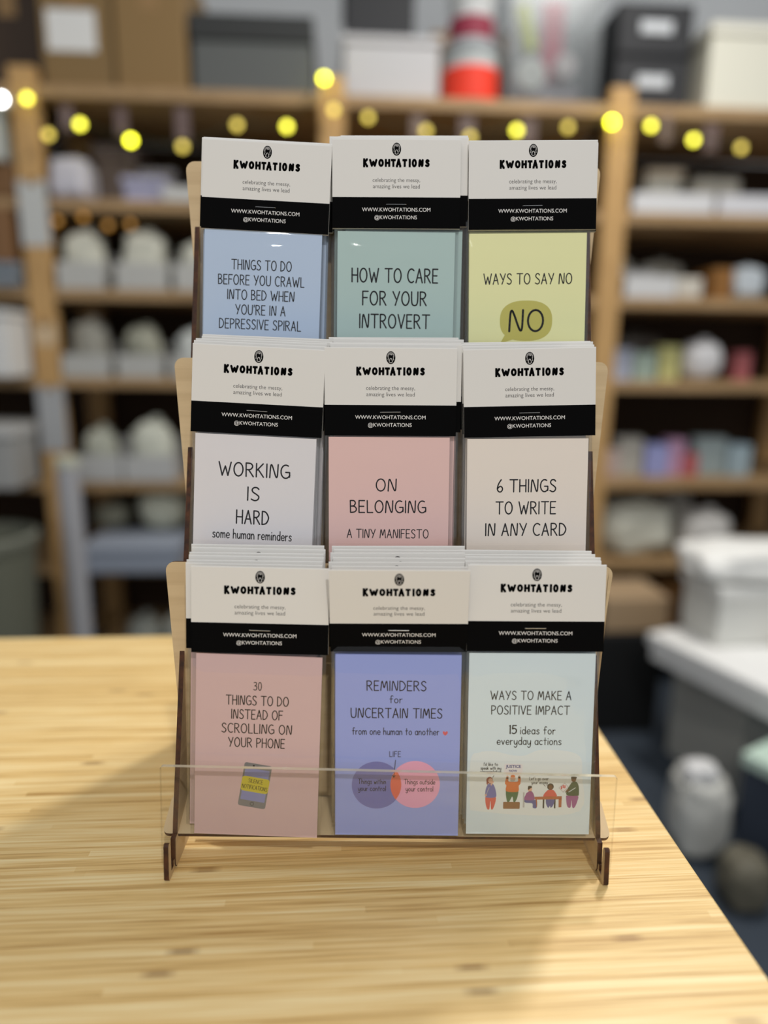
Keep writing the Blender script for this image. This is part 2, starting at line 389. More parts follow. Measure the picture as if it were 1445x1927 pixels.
# ------------------------------------------------------------------ lettering: a hand-drawn stroke alphabet (cap height 1)
def arc(cx, cy, rx, ry_, a0, a1, n=12): return [(cx + rx*math.cos(R_(a0 + (a1-a0)*i/n)), cy + ry_*math.sin(R_(a0 + (a1-a0)*i/n))) for i in range(n+1)]
def sm(pts, n=5):
    out = []
    for i in range(len(pts)-1):
        p0, p1, p2, p3 = pts[max(i-1, 0)], pts[i], pts[i+1], pts[min(i+2, len(pts)-1)]
        for j in range(n):
            t = j/n
            out.append(tuple(0.5*((2*p1[q]) + (-p0[q]+p2[q])*t + (2*p0[q]-5*p1[q]+4*p2[q]-p3[q])*t*t + (-p0[q]+3*p1[q]-3*p2[q]+p3[q])*t**3) for q in (0, 1)))
    return out + [pts[-1]]
G = {
 'A': (.54, [[(0, 0), (.27, 1), (.54, 0)], [(.10, .36), (.46, .36)]]),
 'B': (.46, [[(.02, 0), (0, 1)], sm([(0, 1), (.28, .98), (.38, .78), (.26, .57), (.02, .53)]), sm([(.02, .53), (.32, .5), (.46, .28), (.34, .06), (.02, 0)])]),
 'C': (.52, [arc(.32, .5, .32, .5, 50, 305)]),
 'D': (.52, [[(0, 0), (0, 1)], sm([(0, 1), (.30, .92), (.52, .52), (.34, .10), (0, 0)])]),
 'E': (.42, [[(.42, 1), (0, 1), (0, 0), (.42, 0)], [(0, .52), (.36, .52)]]),
 'F': (.42, [[(.44, 1), (0, 1), (0, 0)], [(0, .54), (.36, .54)]]),
 'G': (.56, [arc(.32, .5, .32, .5, 60, 330), [(.32, .45), (.58, .45), (.58, .10)]]),
 'H': (.48, [[(0, 0), (0, 1)], [(.48, 0), (.48, 1)], [(0, .50), (.48, .50)]]),
 'I': (.02, [[(.01, 0), (.01, 1)]]),
 'K': (.48, [[(0, 0), (0, 1)], [(.44, 1), (0, .45)], [(.12, .56), (.48, 0)]]),
 'L': (.40, [[(0, 1), (.02, 0), (.42, 0)]]),
 'M': (.66, [sm([(0, 0), (.08, .8), (.14, .97), (.22, .7), (.33, .3), (.46, .75), (.54, .97), (.60, .8), (.66, 0)])]),
 'N': (.54, [sm([(0, 0), (.04, .8), (.10, .97), (.20, .75), (.36, .22), (.45, .03), (.51, .2), (.54, 1)])]),
 'O': (.60, [arc(.30, .5, .30, .5, 90, 450, 20)]),
 'P': (.46, [[(.02, 0), (0, 1)], sm([(0, 1), (.34, .96), (.46, .74), (.30, .50), (.02, .46)])]),
 'R': (.50, [[(.02, 0), (0, 1)], sm([(0, 1), (.32, .97), (.44, .76), (.30, .54), (.02, .50)]), [(.18, .50), (.50, 0)]]),
 'S': (.46, [sm([(.43, .86), (.32, .98), (.14, .97), (.04, .82), (.09, .64), (.30, .47), (.44, .30), (.38, .08), (.20, 0), (.0, .10)])]),
 'T': (.58, [[(0, 1), (.60, 1)], [(.30, 1), (.30, 0)]]),
 'U': (.52, [sm([(0, 1), (.01, .4), (.08, .08), (.26, 0), (.44, .08), (.51, .4), (.52, 1)])]),
 'V': (.54, [[(0, 1), (.27, 0), (.54, 1)]]),
 'W': (.80, [[(0, 1), (.22, 0), (.42, .70), (.60, 0), (.80, 1)]]),
 'Y': (.54, [[(0, 1), (.27, .46)], [(.54, 1), (.20, 0)]]),
 "'": (.02, [[(.02, 1.02), (0, .82)]]),
 '0': (.40, [arc(.20, .5, .20, .5, 90, 450, 18)]),
 '1': (.06, [[(.0, .96), (.06, 1), (.06, 0)]]),
 '3': (.40, [sm([(.02, .92), (.20, 1), (.36, .86), (.28, .62), (.12, .54)]), sm([(.12, .54), (.34, .48), (.40, .26), (.26, .02), (0, .08)])]),
 '5': (.42, [[(.40, 1), (.06, 1), (.03, .58)], sm([(.03, .58), (.24, .64), (.42, .44), (.36, .12), (.16, 0), (0, .08)])]),
 '6': (.42, [sm([(.30, 1), (.10, .66), (0, .26), (.10, .04), (.26, 0), (.40, .16), (.38, .36), (.22, .46), (.04, .30)])]),
 'a': (.40, [arc(.20, .29, .20, .29, 60, 420, 14), [(.40, .58), (.41, 0)]]),
 'c': (.38, [arc(.22, .29, .22, .29, 50, 310, 10)]),
 'd': (.40, [arc(.20, .29, .20, .29, 60, 420, 14), [(.40, 1), (.41, 0)]]),
 'e': (.40, [sm([(.02, .28), (.40, .30), (.36, .50), (.20, .58), (.04, .44), (.0, .24), (.10, .04), (.24, 0), (.40, .08)])]),
 'f': (.34, [sm([(.36, .92), (.26, 1), (.16, .92), (.14, .7), (.15, 0)]), [(0, .54), (.32, .56)]]),
 'g': (.40, [arc(.20, .29, .20, .29, 60, 420, 14), sm([(.40, .58), (.42, .0), (.36, -.28), (.18, -.34), (.04, -.24)])]),
 'h': (.38, [[(0, 1), (0, 0)], sm([(0, .36), (.14, .56), (.30, .52), (.36, .34), (.38, 0)])]),
 'i': (.02, [[(.01, .56), (.01, 0)], [(.01, .80), (.02, .84)]]),
 'k': (.36, [[(0, 1), (0, 0)], [(.32, .56), (0, .24)], [(.10, .34), (.36, 0)]]),
 'l': (.02, [[(.01, 1), (.01, 0)]]),
 'm': (.60, [[(0, .56), (.01, 0)], sm([(.01, .36), (.12, .56), (.24, .52), (.29, .34), (.30, 0)]), sm([(.30, .36), (.42, .56), (.54, .52), (.59, .34), (.60, 0)])]),
 'n': (.38, [[(0, .56), (.01, 0)], sm([(.01, .36), (.14, .56), (.30, .52), (.36, .34), (.38, 0)])]),
 'o': (.42, [arc(.21, .29, .21, .29, 90, 450, 14)]),
 'p': (.40, [[(0, .56), (0, -.36)], arc(.20, .29, .20, .29, 120, 480, 14)]),
 'r': (.28, [[(0, .56), (.01, 0)], sm([(.01, .34), (.10, .52), (.28, .54)])]),
 's': (.32, [sm([(.32, .50), (.20, .58), (.05, .50), (.08, .36), (.26, .26), (.33, .12), (.20, 0), (0, .06)])]),
 't': (.34, [[(.16, .92), (.16, 0)], [(0, .58), (.34, .60)]]),
 'u': (.38, [sm([(0, .56), (.01, .16), (.12, 0), (.28, .06), (.37, .24)]), [(.38, .56), (.39, 0)]]),
 'v': (.38, [[(0, .56), (.19, 0), (.38, .56)]]),
 'w': (.56, [[(0, .56), (.15, 0), (.28, .42), (.42, 0), (.56, .56)]]),
 'y': (.40, [sm([(0, .56), (.03, .20), (.14, .04), (.28, .10), (.38, .30)]), sm([(.40, .56), (.40, 0), (.32, -.30), (.14, -.36), (.02, -.26)])]),
}
class Sheet:
    """flat print: faces in mm (x right of the middle, y down from the top edge), a material and a print layer each"""
    def __init__(self): self.items = []
    def poly(self, pts, m, layer=1): self.items.append((list(pts), m, layer))
    def ell(self, cx, cy, rx, ry_, m, layer=1, n=28): self.poly([(cx + rx*math.cos(2*math.pi*i/n), cy + ry_*math.sin(2*math.pi*i/n)) for i in range(n)], m, layer)
    def rrect(self, cx, cy, w, h, r, m, layer=1, rot=0.0):
        pts = rounded(-w/2, w/2, -h/2, h/2, r); c, s = math.cos(R_(rot)), math.sin(R_(rot))
        self.poly([(cx + x*c - y*s, cy + x*s + y*c) for x, y in pts], m, layer)
    def stroke(self, pts, w, m, layer=1, blunt=False):
        r = w/2
        for a, b_ in zip(pts, pts[1:]):
            dx, dy = b_[0]-a[0], b_[1]-a[1]; l = math.hypot(dx, dy)
            if l < 1e-6: continue
            nx, ny = -dy/l*r, dx/l*r
            self.poly([(a[0]+nx, a[1]+ny), (b_[0]+nx, b_[1]+ny), (b_[0]-nx, b_[1]-ny), (a[0]-nx, a[1]-ny)], m, layer)
        for p in pts:
            if blunt: b_ = r*.96; self.poly([(p[0]-b_, p[1]-b_), (p[0]+b_, p[1]-b_), (p[0]+b_, p[1]+b_), (p[0]-b_, p[1]+b_)], m, layer)
            else: self.ell(p[0], p[1], r, r, m, layer, 8)
    def hand(self, text, cx, cy, h, w, sw=None, m='lettering', layer=2, rot=0.0, gap=.20, space=.38):
        """one line of hand lettering, cap height h, total width w, centred on (cx, cy = middle of the caps)"""
        x = 0; st = []
        for ch in text:
            if ch == ' ': x += space; continue
            gw, ss = G[ch]
            for s in ss: st.append([(x + p[0], p[1]) for p in s])
            x += gw + gap
        tot = x - gap; sx = w/tot; sw = sw or h*0.105
        c, s_ = math.cos(R_(rot)), math.sin(R_(rot))
        for s in st:
            q = []
            for p in s:
                a, b_ = (p[0] - tot/2)*sx, (0.5 - p[1])*h
                q.append((cx + a*c - b_*s_, cy + a*s_ + b_*c))
            self.stroke(q, sw, m, layer)
    def type(self, text, cx, base, w, m, layer=2, bold=0.0, hscale=1.0):
        """a line of plain sans-serif type, scaled to width w, baseline at y = base"""
        cu = bpy.data.curves.new('type', 'FONT'); cu.body = text; cu.resolution_u = 3; cu.offset = bold; cu.fill_mode = 'FRONT'
        o = bpy.data.objects.new('type', cu); COL.objects.link(o)
        dg = bpy.context.evaluated_depsgraph_get(); me = o.evaluated_get(dg).to_mesh()
        xs = [v.co.x for v in me.vertices]; x0, x1 = min(xs), max(xs); k = w/(x1-x0)
        for p in me.polygons:
            self.poly([(cx + (me.vertices[i].co.x - (x0+x1)/2)*k, base - me.vertices[i].co.y*k*hscale) for i in p.vertices], m, layer)
        o.evaluated_get(dg).to_mesh_clear()
        bpy.data.objects.remove(o); bpy.data.curves.remove(cu)
    def onto(self, mb, top, yfun):
        """top = local z (mm) of the sheet's upper edge; yfun(z mm) = local y (mm) of the face, front is -y"""
        for pts, m, layer in self.items:
            q = []
            for x, y in pts:
                z = top - y; q.append((x*.001, (yfun(z) - 0.035*layer)*.001, z*.001))
            a = sum(pts[i][0]*pts[(i+1) % len(pts)][1] - pts[(i+1) % len(pts)][0]*pts[i][1] for i in range(len(pts)))
            mb.poly(q if a < 0 else q[::-1], m)

# ------------------------------------------------------------------ card packs
PACK = 167.0; HH = 52.8; CW, CH = 74.0, 112.0
def header_mesh():
    s = Sheet(); w = 80.0
    s.poly([(-w/2, 34.6), (w/2, 34.6), (w/2, HH), (-w/2, HH)], 'ink', 1)
    # emblem: black egg with a small figure in a round crown of hair
    s.ell(0, 6.8, 2.75, 3.75, 'ink', 1)
    mat('grey_hair', (176, 174, 172), 0.6)
    s.ell(0, 5.75, 2.0, 2.1, 'grey_hair', 2)
    for i in range(8):
        a = R_(185 + i*24); s.stroke([(1.2*math.cos(a), 5.7 + 1.2*math.sin(a)), (1.75*math.cos(a + .2), 5.7 + 1.8*math.sin(a + .2))], 0.22, 'ink', 3)
    s.poly([(-1.35, 5.5), (-.5, 4.9), (.2, 5.5), (1.25, 5.0), (1.45, 6.9), (.8, 7.5), (-.9, 7.5), (-1.5, 6.9)], 'ink', 3)
    s.poly([(-2.4, 7.1), (2.4, 7.1), (2.3, 8.4), (1.2, 10.0), (-1.2, 10.0), (-2.3, 8.4)], 'ink', 4)
    s.stroke([(-.4, 7.3), (-1.05, 9.25), (-.45, 9.7), (.45, 9.7), (1.05, 9.25), (.4, 7.3), (-.4, 7.3)], 0.24, 'white_ink', 5)
    s.stroke([(-1.45, 6.9), (-1.7, 8.0), (-1.4, 8.3)], 0.22, 'white_ink', 5); s.stroke([(1.45, 6.9), (1.7, 8.0), (1.4, 8.3)], 0.22, 'white_ink', 5)
    # wordmark in heavy hand-cut capitals
    K = .0708
    for ch, cx, ow, h in zip('KWOHTATIONS', (357, 424, 493, 550, 601, 647, 701, 745, 785, 844, 900), (45, 74, 50, 49, 44, 48, 43, 16, 46, 48, 41), (70, 62, 62, 62, 62, 68, 62, 66, 66, 64, 62)):
        gw, ss = G[ch]; sw = 1.36; iw = max(ow*K - sw, 0); ih = h*K*1.06 - sw
        for st in ss:
            xs = [p[0] for q in ss for p in q]; lo, hi = min(xs), max(xs)
            s.stroke([((cx-629)*K + ((p[0]-lo)/max(hi-lo, .05) - .5)*iw, 14.75 + (.5-p[1])*ih) for p in st], sw, 'ink', 1, blunt=len(st) < 5)
    s.type('celebrating the messy,', 0, 25.7, 29.6, 'grey_ink', 1, bold=-0.006)
    s.type('amazing lives we lead', 0, 29.4, 29.3, 'grey_ink', 1, bold=-0.006)
    s.type('WWW.KWOHTATIONS.COM', 0, 42.9, 42.8, 'white_ink', 2)
    s.type('@KWOHTATIONS', -.3, 47.4, 26.6, 'white_ink', 2)
    mb = MB()
    prof = [(-1.25, 0), (-0.85, 20), (-0.55, 44), (-0.40, 51.4), (-0.15, 52), (0.15, 52), (0.40, 51.4), (0.55, 44), (0.85, 20), (1.25, 0)]
    def fy(z):
        for (a, za), (b_, zb) in zip(prof[:4], prof[1:4]):
            if z <= zb: return a + (b_-a)*(z-za)/(zb-za)
        return -0.40
    mb.prism([(y*.001, z*.001) for y, z in prof], 0, -w/2*.001, w/2*.001, 'paper')
    # split long print faces so that they follow the fold of the paper
    s.onto(mb, HH, lambda z: fy(max(0, min(z, 51))) - 0.03)
    return mb.mesh('header_card')
HEADER = header_mesh()
def staple_mesh():
    mb = MB(); mb.tube([(-.0061, .0003, 0), (-.0059, 0, 0), (.0059, 0, 0), (.0061, .0003, 0)], .00022, 'steel', 6)
    return mb.mesh('staple')
STAPLE = staple_mesh()
def sleeve_mesh(seed, puffed=True):
    mb = MB(); nx, nz = 22, 32; W, H = 78.4, 120.0
    def fy(x, z, s):
        u = min(1, abs(x)/(W/2)); e = (1 - max(0, (u-.90)/.10)**2)
        t = min(1, max(0, (H-z)/H)); 
        p = 0.30 + (0.85 if puffed and s < 0 else 0.55)*e*min(1, (z+1)/5)
        if not puffed: return s*p
        low = min(1, max(0, (111.5-z)/7))           # pinched flat under the header
        puff = 1.1*math.exp(-((z-102)/6.5)**2)*(1-u*u)**1.2
        n = 0.34*noise.noise(Vector((x*.05+seed*7, z*.045, seed)))+0.10*noise.noise(Vector((x*.15, z*.12+seed, 3)))
        return s*(min(p, .85 if z > 108 else 9) + (low*(puff + n*e) if s < 0 else 0))
    for s in (-1, 1):
        base = len(mb.v)
        for j in range(nz+1):
            for i in range(nx+1):
                x = -W/2 + W*i/nx; z = H*j/nz; mb.v.append((x*.001, fy(x, z, s)*.001, z*.001))
        for j in range(nz):
            for i in range(nx):
                a = base + j*(nx+1) + i
                q = (a, a+1, a+nx+2, a+nx+1)
                mb.f.append(q if s < 0 else q[::-1]); mb.m.append(mb.mi('film_front' if puffed and s < 0 else 'film'))
    for sx in (-1, 1):              # welded side seams
        for j in range(nz):
            za, zb = H*j/nz, H*(j+1)/nz; x = sx*W/2
            q = [(x*.001, fy(x, za, -1)*.001, za*.001), (x*.001, fy(x, za, 1)*.001, za*.001), (x*.001, fy(x, zb, 1)*.001, zb*.001), (x*.001, fy(x, zb, -1)*.001, zb*.001)]
            mb.poly(q if sx < 0 else q[::-1], 'film')
    # the folded-over flap of the bag, ending in a faint line across the face
    z0, z1 = 2.0, 47.0
    for i in range(nx):
        xa, xb = -W/2*.96 + W*.96*i/nx, -W/2*.96 + W*.96*(i+1)/nx
        mb.poly([(xa*.001, (fy(xa, z0, -1)-.28)*.001, z0*.001), (xb*.001, (fy(xb, z0, -1)-.28)*.001, z0*.001),
                 (xb*.001, (fy(xb, z1, -1)-.28)*.001, z1*.001), (xa*.001, (fy(xa, z1, -1)-.28)*.001, z1*.001)], 'film_flap')
    return mb.mesh('sleeve', smooth=True)
SLEEVES = [sleeve_mesh(i) for i in range(9)]
SLEEVE_FLAT = sleeve_mesh(0, False)
def card_mesh(cname, rgb, sheet=None):
    mat(cname, rgb, 0.5, spec=0.3)
    mb = MB(); mb.box(-CW/2*.001, CW/2*.001, -.0006, .0006, 0, CH*.001, cname)
    if sheet: sheet.onto(mb, CH + (1.6 if cname == 'lavender_stock' else 0), lambda z: -0.6)
    return mb.mesh('card')
CX = 0.9865
def lines(s, rows):
    for t, cx, cy, h, w in rows: s.hand(t, cx, cy, h, w*CX)

mat('bubble', (206, 198, 98), 0.6); mat('phone_grey', (128, 128, 132), 0.5); mat('phone_screen', (140, 146, 200), 0.5)
mat('banner_yellow', (214, 200, 50), 0.5); mat('ring_grey', (84, 84, 88), 0.5)
mat('venn_violet', (120, 124, 196), 0.6); mat('venn_pink', (246, 176, 212), 0.6); mat('venn_red', (238, 112, 92), 0.6)
mat('heart_red', (226, 100, 108), 0.6); mat('cloud', (237, 246, 247), 0.6); mat('placard', (240, 238, 240), 0.6)
mat('skin_light', (232, 186, 164), 0.6); mat('skin_dark', (112, 72, 46), 0.6); mat('hair_red', (150, 62, 54), 0.6); mat('hair_dark', (44, 34, 34), 0.6)
mat('top_blue', (116, 120, 186), 0.6); mat('coral', (224, 98, 88), 0.6); mat('orange', (222, 118, 56), 0.6); mat('green', (66, 112, 76), 0.6)
mat('dark_green', (62, 88, 62), 0.6); mat('purple', (160, 90, 148), 0.6); mat('crate_brown', (146, 100, 64), 0.6); mat('desk_brown', (184, 104, 66), 0.6)
mat('jeans', (88, 94, 160), 0.6); mat('seat_grey', (196, 198, 198), 0.6); mat('justice_blue', (70, 74, 140), 0.6); mat('chart_red', (216, 60, 64), 0.6)

def sheet_blue():
    s = Sheet(); lines(s, [('THINGS TO DO', -.7, 21.3, 5.9, 38.2), ('BEFORE YOU CRAWL', -.7, 30.7, 5.9, 55), ('INTO BED WHEN', -.7, 39.8, 5.9, 42.8),
      ("YOU'RE IN A", -.8, 49.0, 5.9, 32), ('DEPRESSIVE SPIRAL', -.8, 58.0, 5.9, 52.5)]); return s
def sheet_mint():
    s = Sheet(); lines(s, [('HOW TO CARE', -.6, 26.7, 8.4, 54.9), ('FOR YOUR', -.6, 40.8, 8.4, 40.9), ('INTROVERT', -.4, 55.0, 8.4, 45)]); return s
def sheet_yellow():
    s = Sheet(); lines(s, [('WAYS TO SAY NO', .2, 27.8, 6.4, 56.4)])
    pts = []
    for i in range(72):
        a = 2*math.pi*i/72; c, d = math.cos(a), math.sin(a)
        if 116 < math.degrees(a) < 139:                      # the tail, lower left
            if 124 < math.degrees(a) < 126: pts.append((-16.9, 67.8))
            continue
        pts.append((-.5 + 16.7*math.copysign(abs(c)**.8, c), 53.8 + 12.6*math.copysign(abs(d)**.8, d)))
    s.poly(pts, 'bubble', 1)
    s.hand('NO', -.4, 53.7, 13.2, 21.5, sw=1.35); return s
def sheet_working():
    s = Sheet(); lines(s, [('WORKING', -.4, 20.9, 8.2, 43.8), ('IS', -.4, 35.6, 8.2, 7.2), ('HARD', -.5, 50.2, 8.2, 20), ('some human reminders', -.5, 61.0, 5.6, 49.4)]); return s
def sheet_belonging():
    s = Sheet(); lines(s, [('ON', -1.6, 29.3, 7.4, 12.4), ('BELONGING', -.5, 42.7, 7.4, 47), ('A TINY MANIFESTO', -.5, 59.5, 5.3, 50.9)]); return s
def sheet_six():
    s = Sheet(); lines(s, [('6 THINGS', -.3, 28.8, 7.5, 36.5), ('TO WRITE', -.6, 42.5, 7.5, 37.2), ('IN ANY CARD', -.4, 56.0, 7.5, 50.3)]); return s
def sheet_phone():
    s = Sheet(); lines(s, [('30', -.6, 18.7, 4.9, 4.6), ('THINGS TO DO', -.6, 27.5, 5.6, 37.2), ('INSTEAD OF', -.6, 36.1, 5.6, 30.5), ('SCROLLING ON', -.6, 44.8, 5.6, 41.9), ('YOUR PHONE', -.6, 53.5, 5.6, 33.8)])
    cx, cy, rt = -1.0, 80.4, 8.0
    c, d = math.cos(R_(rt)), math.sin(R_(rt))
    T = lambda x, y: (cx + x*c - y*d, cy + x*d + y*c)
    s.rrect(cx, cy, 16.6, 27.5, 1.4, 'phone_grey', 1, rt)
    x, y = T(0, -.4); s.rrect(x, y, 14.6, 20.2, .5, 'phone_screen', 2, rt)
    x, y = T(0, -.6); s.rrect(x, y, 16.6, 9.4, 1.8, 'banner_yellow', 3, rt)
    x, y = T(0, -2.8); s.hand('SILENCE', x, y, 2.3, 8.6, m='lettering', layer=4, rot=rt)
    x, y = T(0, 1.2); s.hand('NOTIFICATIONS', x, y, 2.4, 15.2, m='lettering', layer=4, rot=rt)
    x, y = T(0, 11.6); s.ell(x, y, 1.25, 1.25, 'ring_grey', 2); s.ell(x, y, .75, .75, 'phone_grey', 3)
    x, y = T(-2.6, -12.2); s.ell(x, y, .55, .55, 'ink', 2); x, y = T(.4, -12.2); s.rrect(x, y, 2.6, .35, .15, 'ring_grey', 2, rt)
    return s
def sheet_reminders():
    s = Sheet(); lines(s, [('REMINDERS', -1, 20.4, 5.8, 35.3), ('for', -1.2, 28.6, 4.4, 7.4), ('UNCERTAIN TIMES', -.8, 37.1, 5.8, 54.5), ('from one human to another', -1.2, 48.3, 4.2, 52), ('LIFE', -1.4, 62.4, 3.3, 6.7)])
    hx, hy = 28.2, 49.2
    s.poly(sm([(hx, hy+1.6), (hx-1.25, hy+.35), (hx-1.45, hy-.75), (hx-.75, hy-1.25), (hx, hy-.6), (hx+.75, hy-1.25), (hx+1.45, hy-.75), (hx+1.25, hy+.35), (hx, hy+1.6)], 4)[:-1], 'heart_red', 1)
    lx, rx_, cy1, cy2, r = -12.3, 10.8, 82.0, 81.4, 14.8
    s.ell(lx, cy1, r, r, 'venn_violet', 1, 64); s.ell(rx_, cy2, r, r, 'venn_pink', 2, 64)
    mid = (lx+rx_)/2; hw = r - (rx_-lx)/2; hgt = math.sqrt(r*r - ((rx_-lx)/2)**2)
    a0 = math.degrees(math.asin(hgt/r))
    s.poly(arc(lx, 81.7, r, r, -a0, a0, 16) + arc(rx_, 81.7, r, r, 180-a0, 180+a0, 16)[1:-1], 'venn_red', 3)
    s.stroke([(-1.1, 66.2), (-2.1, 77.0)], .38, 'lettering', 4); s.stroke([(-2.8, 75.6), (-2.1, 77.0), (-1.2, 75.9)], .38, 'lettering', 4)
    s.hand('Things within', -15.0, 79.6, 3.1, 16.4, layer=4); s.hand('your control', -15.0, 84.0, 3.1, 16.4, layer=4)
    s.hand('Things outside', 13.4, 79.6, 3.1, 18.4, layer=4); s.hand('your control', 13.4, 84.0, 3.1, 16.2, layer=4)
    return s
def sheet_people():
    s = Sheet(); lines(s, [('WAYS TO MAKE A', -.3, 25.4, 5.2, 47.9), ('POSITIVE IMPACT', -.3, 34.4, 5.2, 46.6), ('ideas for', 4.4, 46.8, 4.6, 20.8), ('everyday actions', -.6, 53.4, 4.6, 38.4)])
    s.hand('15', -10.3, 46.4, 5.0, 4.0, sw=.72)
    k = .0733
    def P(x, y): return ((x-585)*k, 52.5 + (y)*k*1.012)
    def pl(pts, m, l=2): s.poly([P(*p) for p in pts], m, l)
    def smp(pts, m, l=2): pl(sm(pts + [pts[0]], 4)[:-1], m, l)
    def el(x, y, rx_, ry_, m, l=2): c = P(x, y); s.ell(c[0], c[1], rx_*k, ry_*k, m, l, 20)
    def hd(t, x, y, h, w, l=4): c = P(x, y); s.hand(t, c[0], c[1], h*k, w*k, layer=l, sw=.24)
    smp([(110, 600), (105, 180), (180, 110), (300, 100), (430, 130), (540, 135), (650, 90), (780, 85), (930, 105), (1005, 160), (1015, 300), (1010, 600), (560, 640)], 'cloud', 1)
    # woman pointing, blue top, coral trousers
    el(265, 345, 27, 30, 'hair_red', 2); el(272, 348, 19, 21, 'skin_light', 3); pl([(240, 340), (256, 325), (250, 385), (240, 375)], 'hair_red', 4)
    smp([(250, 380), (285, 372), (305, 395), (318, 440), (322, 480), (300, 492), (250, 492), (232, 478), (235, 420)], 'top_blue', 3)
    pl([(278, 392), (302, 356), (292, 350), (272, 378)], 'skin_light', 4); s.stroke([P(262, 405), P(240, 465)], .35, 'seat_grey', 4); el(236, 470, 9, 9, 'skin_light', 4)
    smp([(232, 488), (275, 490), (318, 488), (314, 540), (297, 588), (282, 588), (276, 520), (268, 588), (250, 588), (236, 540)], 'coral', 2)
    hd("I'd like to", 272, 209, 26, 112); hd('speak with my', 273, 241, 26, 165); hd('representative', 272, 270, 24, 168)
    s.stroke([P(299, 304), P(289, 322)], .3, 'lettering', 4)
    # person on a crate holding a placard
    s.rrect(*P(456, 250), 150*k, 92*k, 1.0, 'placard', 2)
    c = P(455, 238); s.type('JUSTICE', c[0], c[1], 122*k, 'justice_blue', 3, bold=.03); c = P(454, 272); s.type('NOW', c[0], c[1], 66*k, 'justice_blue', 3, bold=.03)
    el(409, 318, 10, 14, 'skin_light', 3); el(506, 316, 10, 14, 'skin_light', 3); el(454, 328, 21, 25, 'skin_light', 3); el(453, 308, 19, 10, 'orange', 4); el(452, 346, 19, 10, 'seat_grey', 4)
    smp([(398, 320), (418, 318), (418, 350), (440, 356), (470, 356), (496, 350), (496, 316), (516, 318), (516, 372), (503, 390), (502, 436), (455, 444), (400, 434), (402, 388), (391, 370)], 'orange', 3)
    smp([(398, 430), (455, 440), (500, 430), (494, 490), (477, 527), (463, 525), (453, 482), (430, 525), (413, 527), (402, 480)], 'green', 2)
    s.rrect(*P(448, 557), 136*k, 60*k, .5, 'crate_brown', 2)
    # seated student
    pl([(540, 445), (552, 445), (555, 575), (541, 575)], 'seat_grey', 2)
    el(595, 418, 18, 22, 'skin_light', 3); smp([(578, 412), (582, 392), (605, 390), (612, 402), (598, 412), (582, 424)], 'hair_dark', 4)
    smp([(568, 450), (600, 434), (622, 450), (636, 500), (610, 512), (560, 510), (551, 495)], 'purple', 3)
    smp([(552, 508), (620, 508), (655, 515), (655, 575), (624, 576), (618, 540), (570, 535), (552, 525)], 'jeans', 2)
    # tutor behind the desk
    pl([(703, 500), (716, 500), (716, 580), (703, 580)], 'seat_grey', 1); pl([(796, 500), (808, 500), (808, 580), (796, 580)], 'seat_grey', 1)
    el(762, 396, 27, 29, 'hair_dark', 2); el(763, 400, 17, 20, 'skin_dark', 3)
    smp([(740, 425), (785, 424), (810, 455), (814, 478), (760, 488), (708, 482), (714, 455)], 'coral', 3)
    smp([(728, 500), (795, 500), (795, 540), (773, 576), (762, 560), (748, 576), (730, 540)], 'jeans', 2)
    pl([(636, 482), (858, 476), (857, 500), (832, 502), (656, 506), (656, 560), (652, 575), (645, 505), (636, 502)], 'desk_brown', 4); pl([(832, 498), (858, 496), (856, 570), (834, 572)], 'desk_brown', 4)
    hd("Let's go over", 667, 328, 26, 155); hd('your essay', 672, 360, 26, 130); s.stroke([P(706, 377), P(720, 393)], .3, 'lettering', 4)
    # person holding a laptop
    el(950, 334, 20, 22, 'skin_dark', 2); smp([(930, 330), (930, 312), (970, 312), (970, 326)], 'hair_dark', 3)
    smp([(935, 358), (970, 352), (992, 390), (996, 460), (985, 472), (905, 470), (892, 440), (915, 390)], 'dark_green', 3)
    s.stroke([P(966, 404), P(912, 440)], .35, 'cloud', 4); pl([(895, 420), (915, 412), (918, 428), (880, 446)], 'skin_dark', 4)
    pl([(828, 405), (878, 362), (912, 398), (868, 446)], 'seat_grey', 4); pl([(834, 405), (877, 368), (905, 398), (866, 436)], 'placard', 5)
    for x, y in ((852, 402), (866, 392), (880, 394)): pl([(x-5, y+14), (x-5, y-12), (x+4, y-12), (x+4, y+14)], 'chart_red', 6)
    smp([(892, 472), (985, 472), (988, 510), (966, 570), (946, 570), (937, 510), (932, 570), (908, 568), (895, 520)], 'purple', 2)
    return s

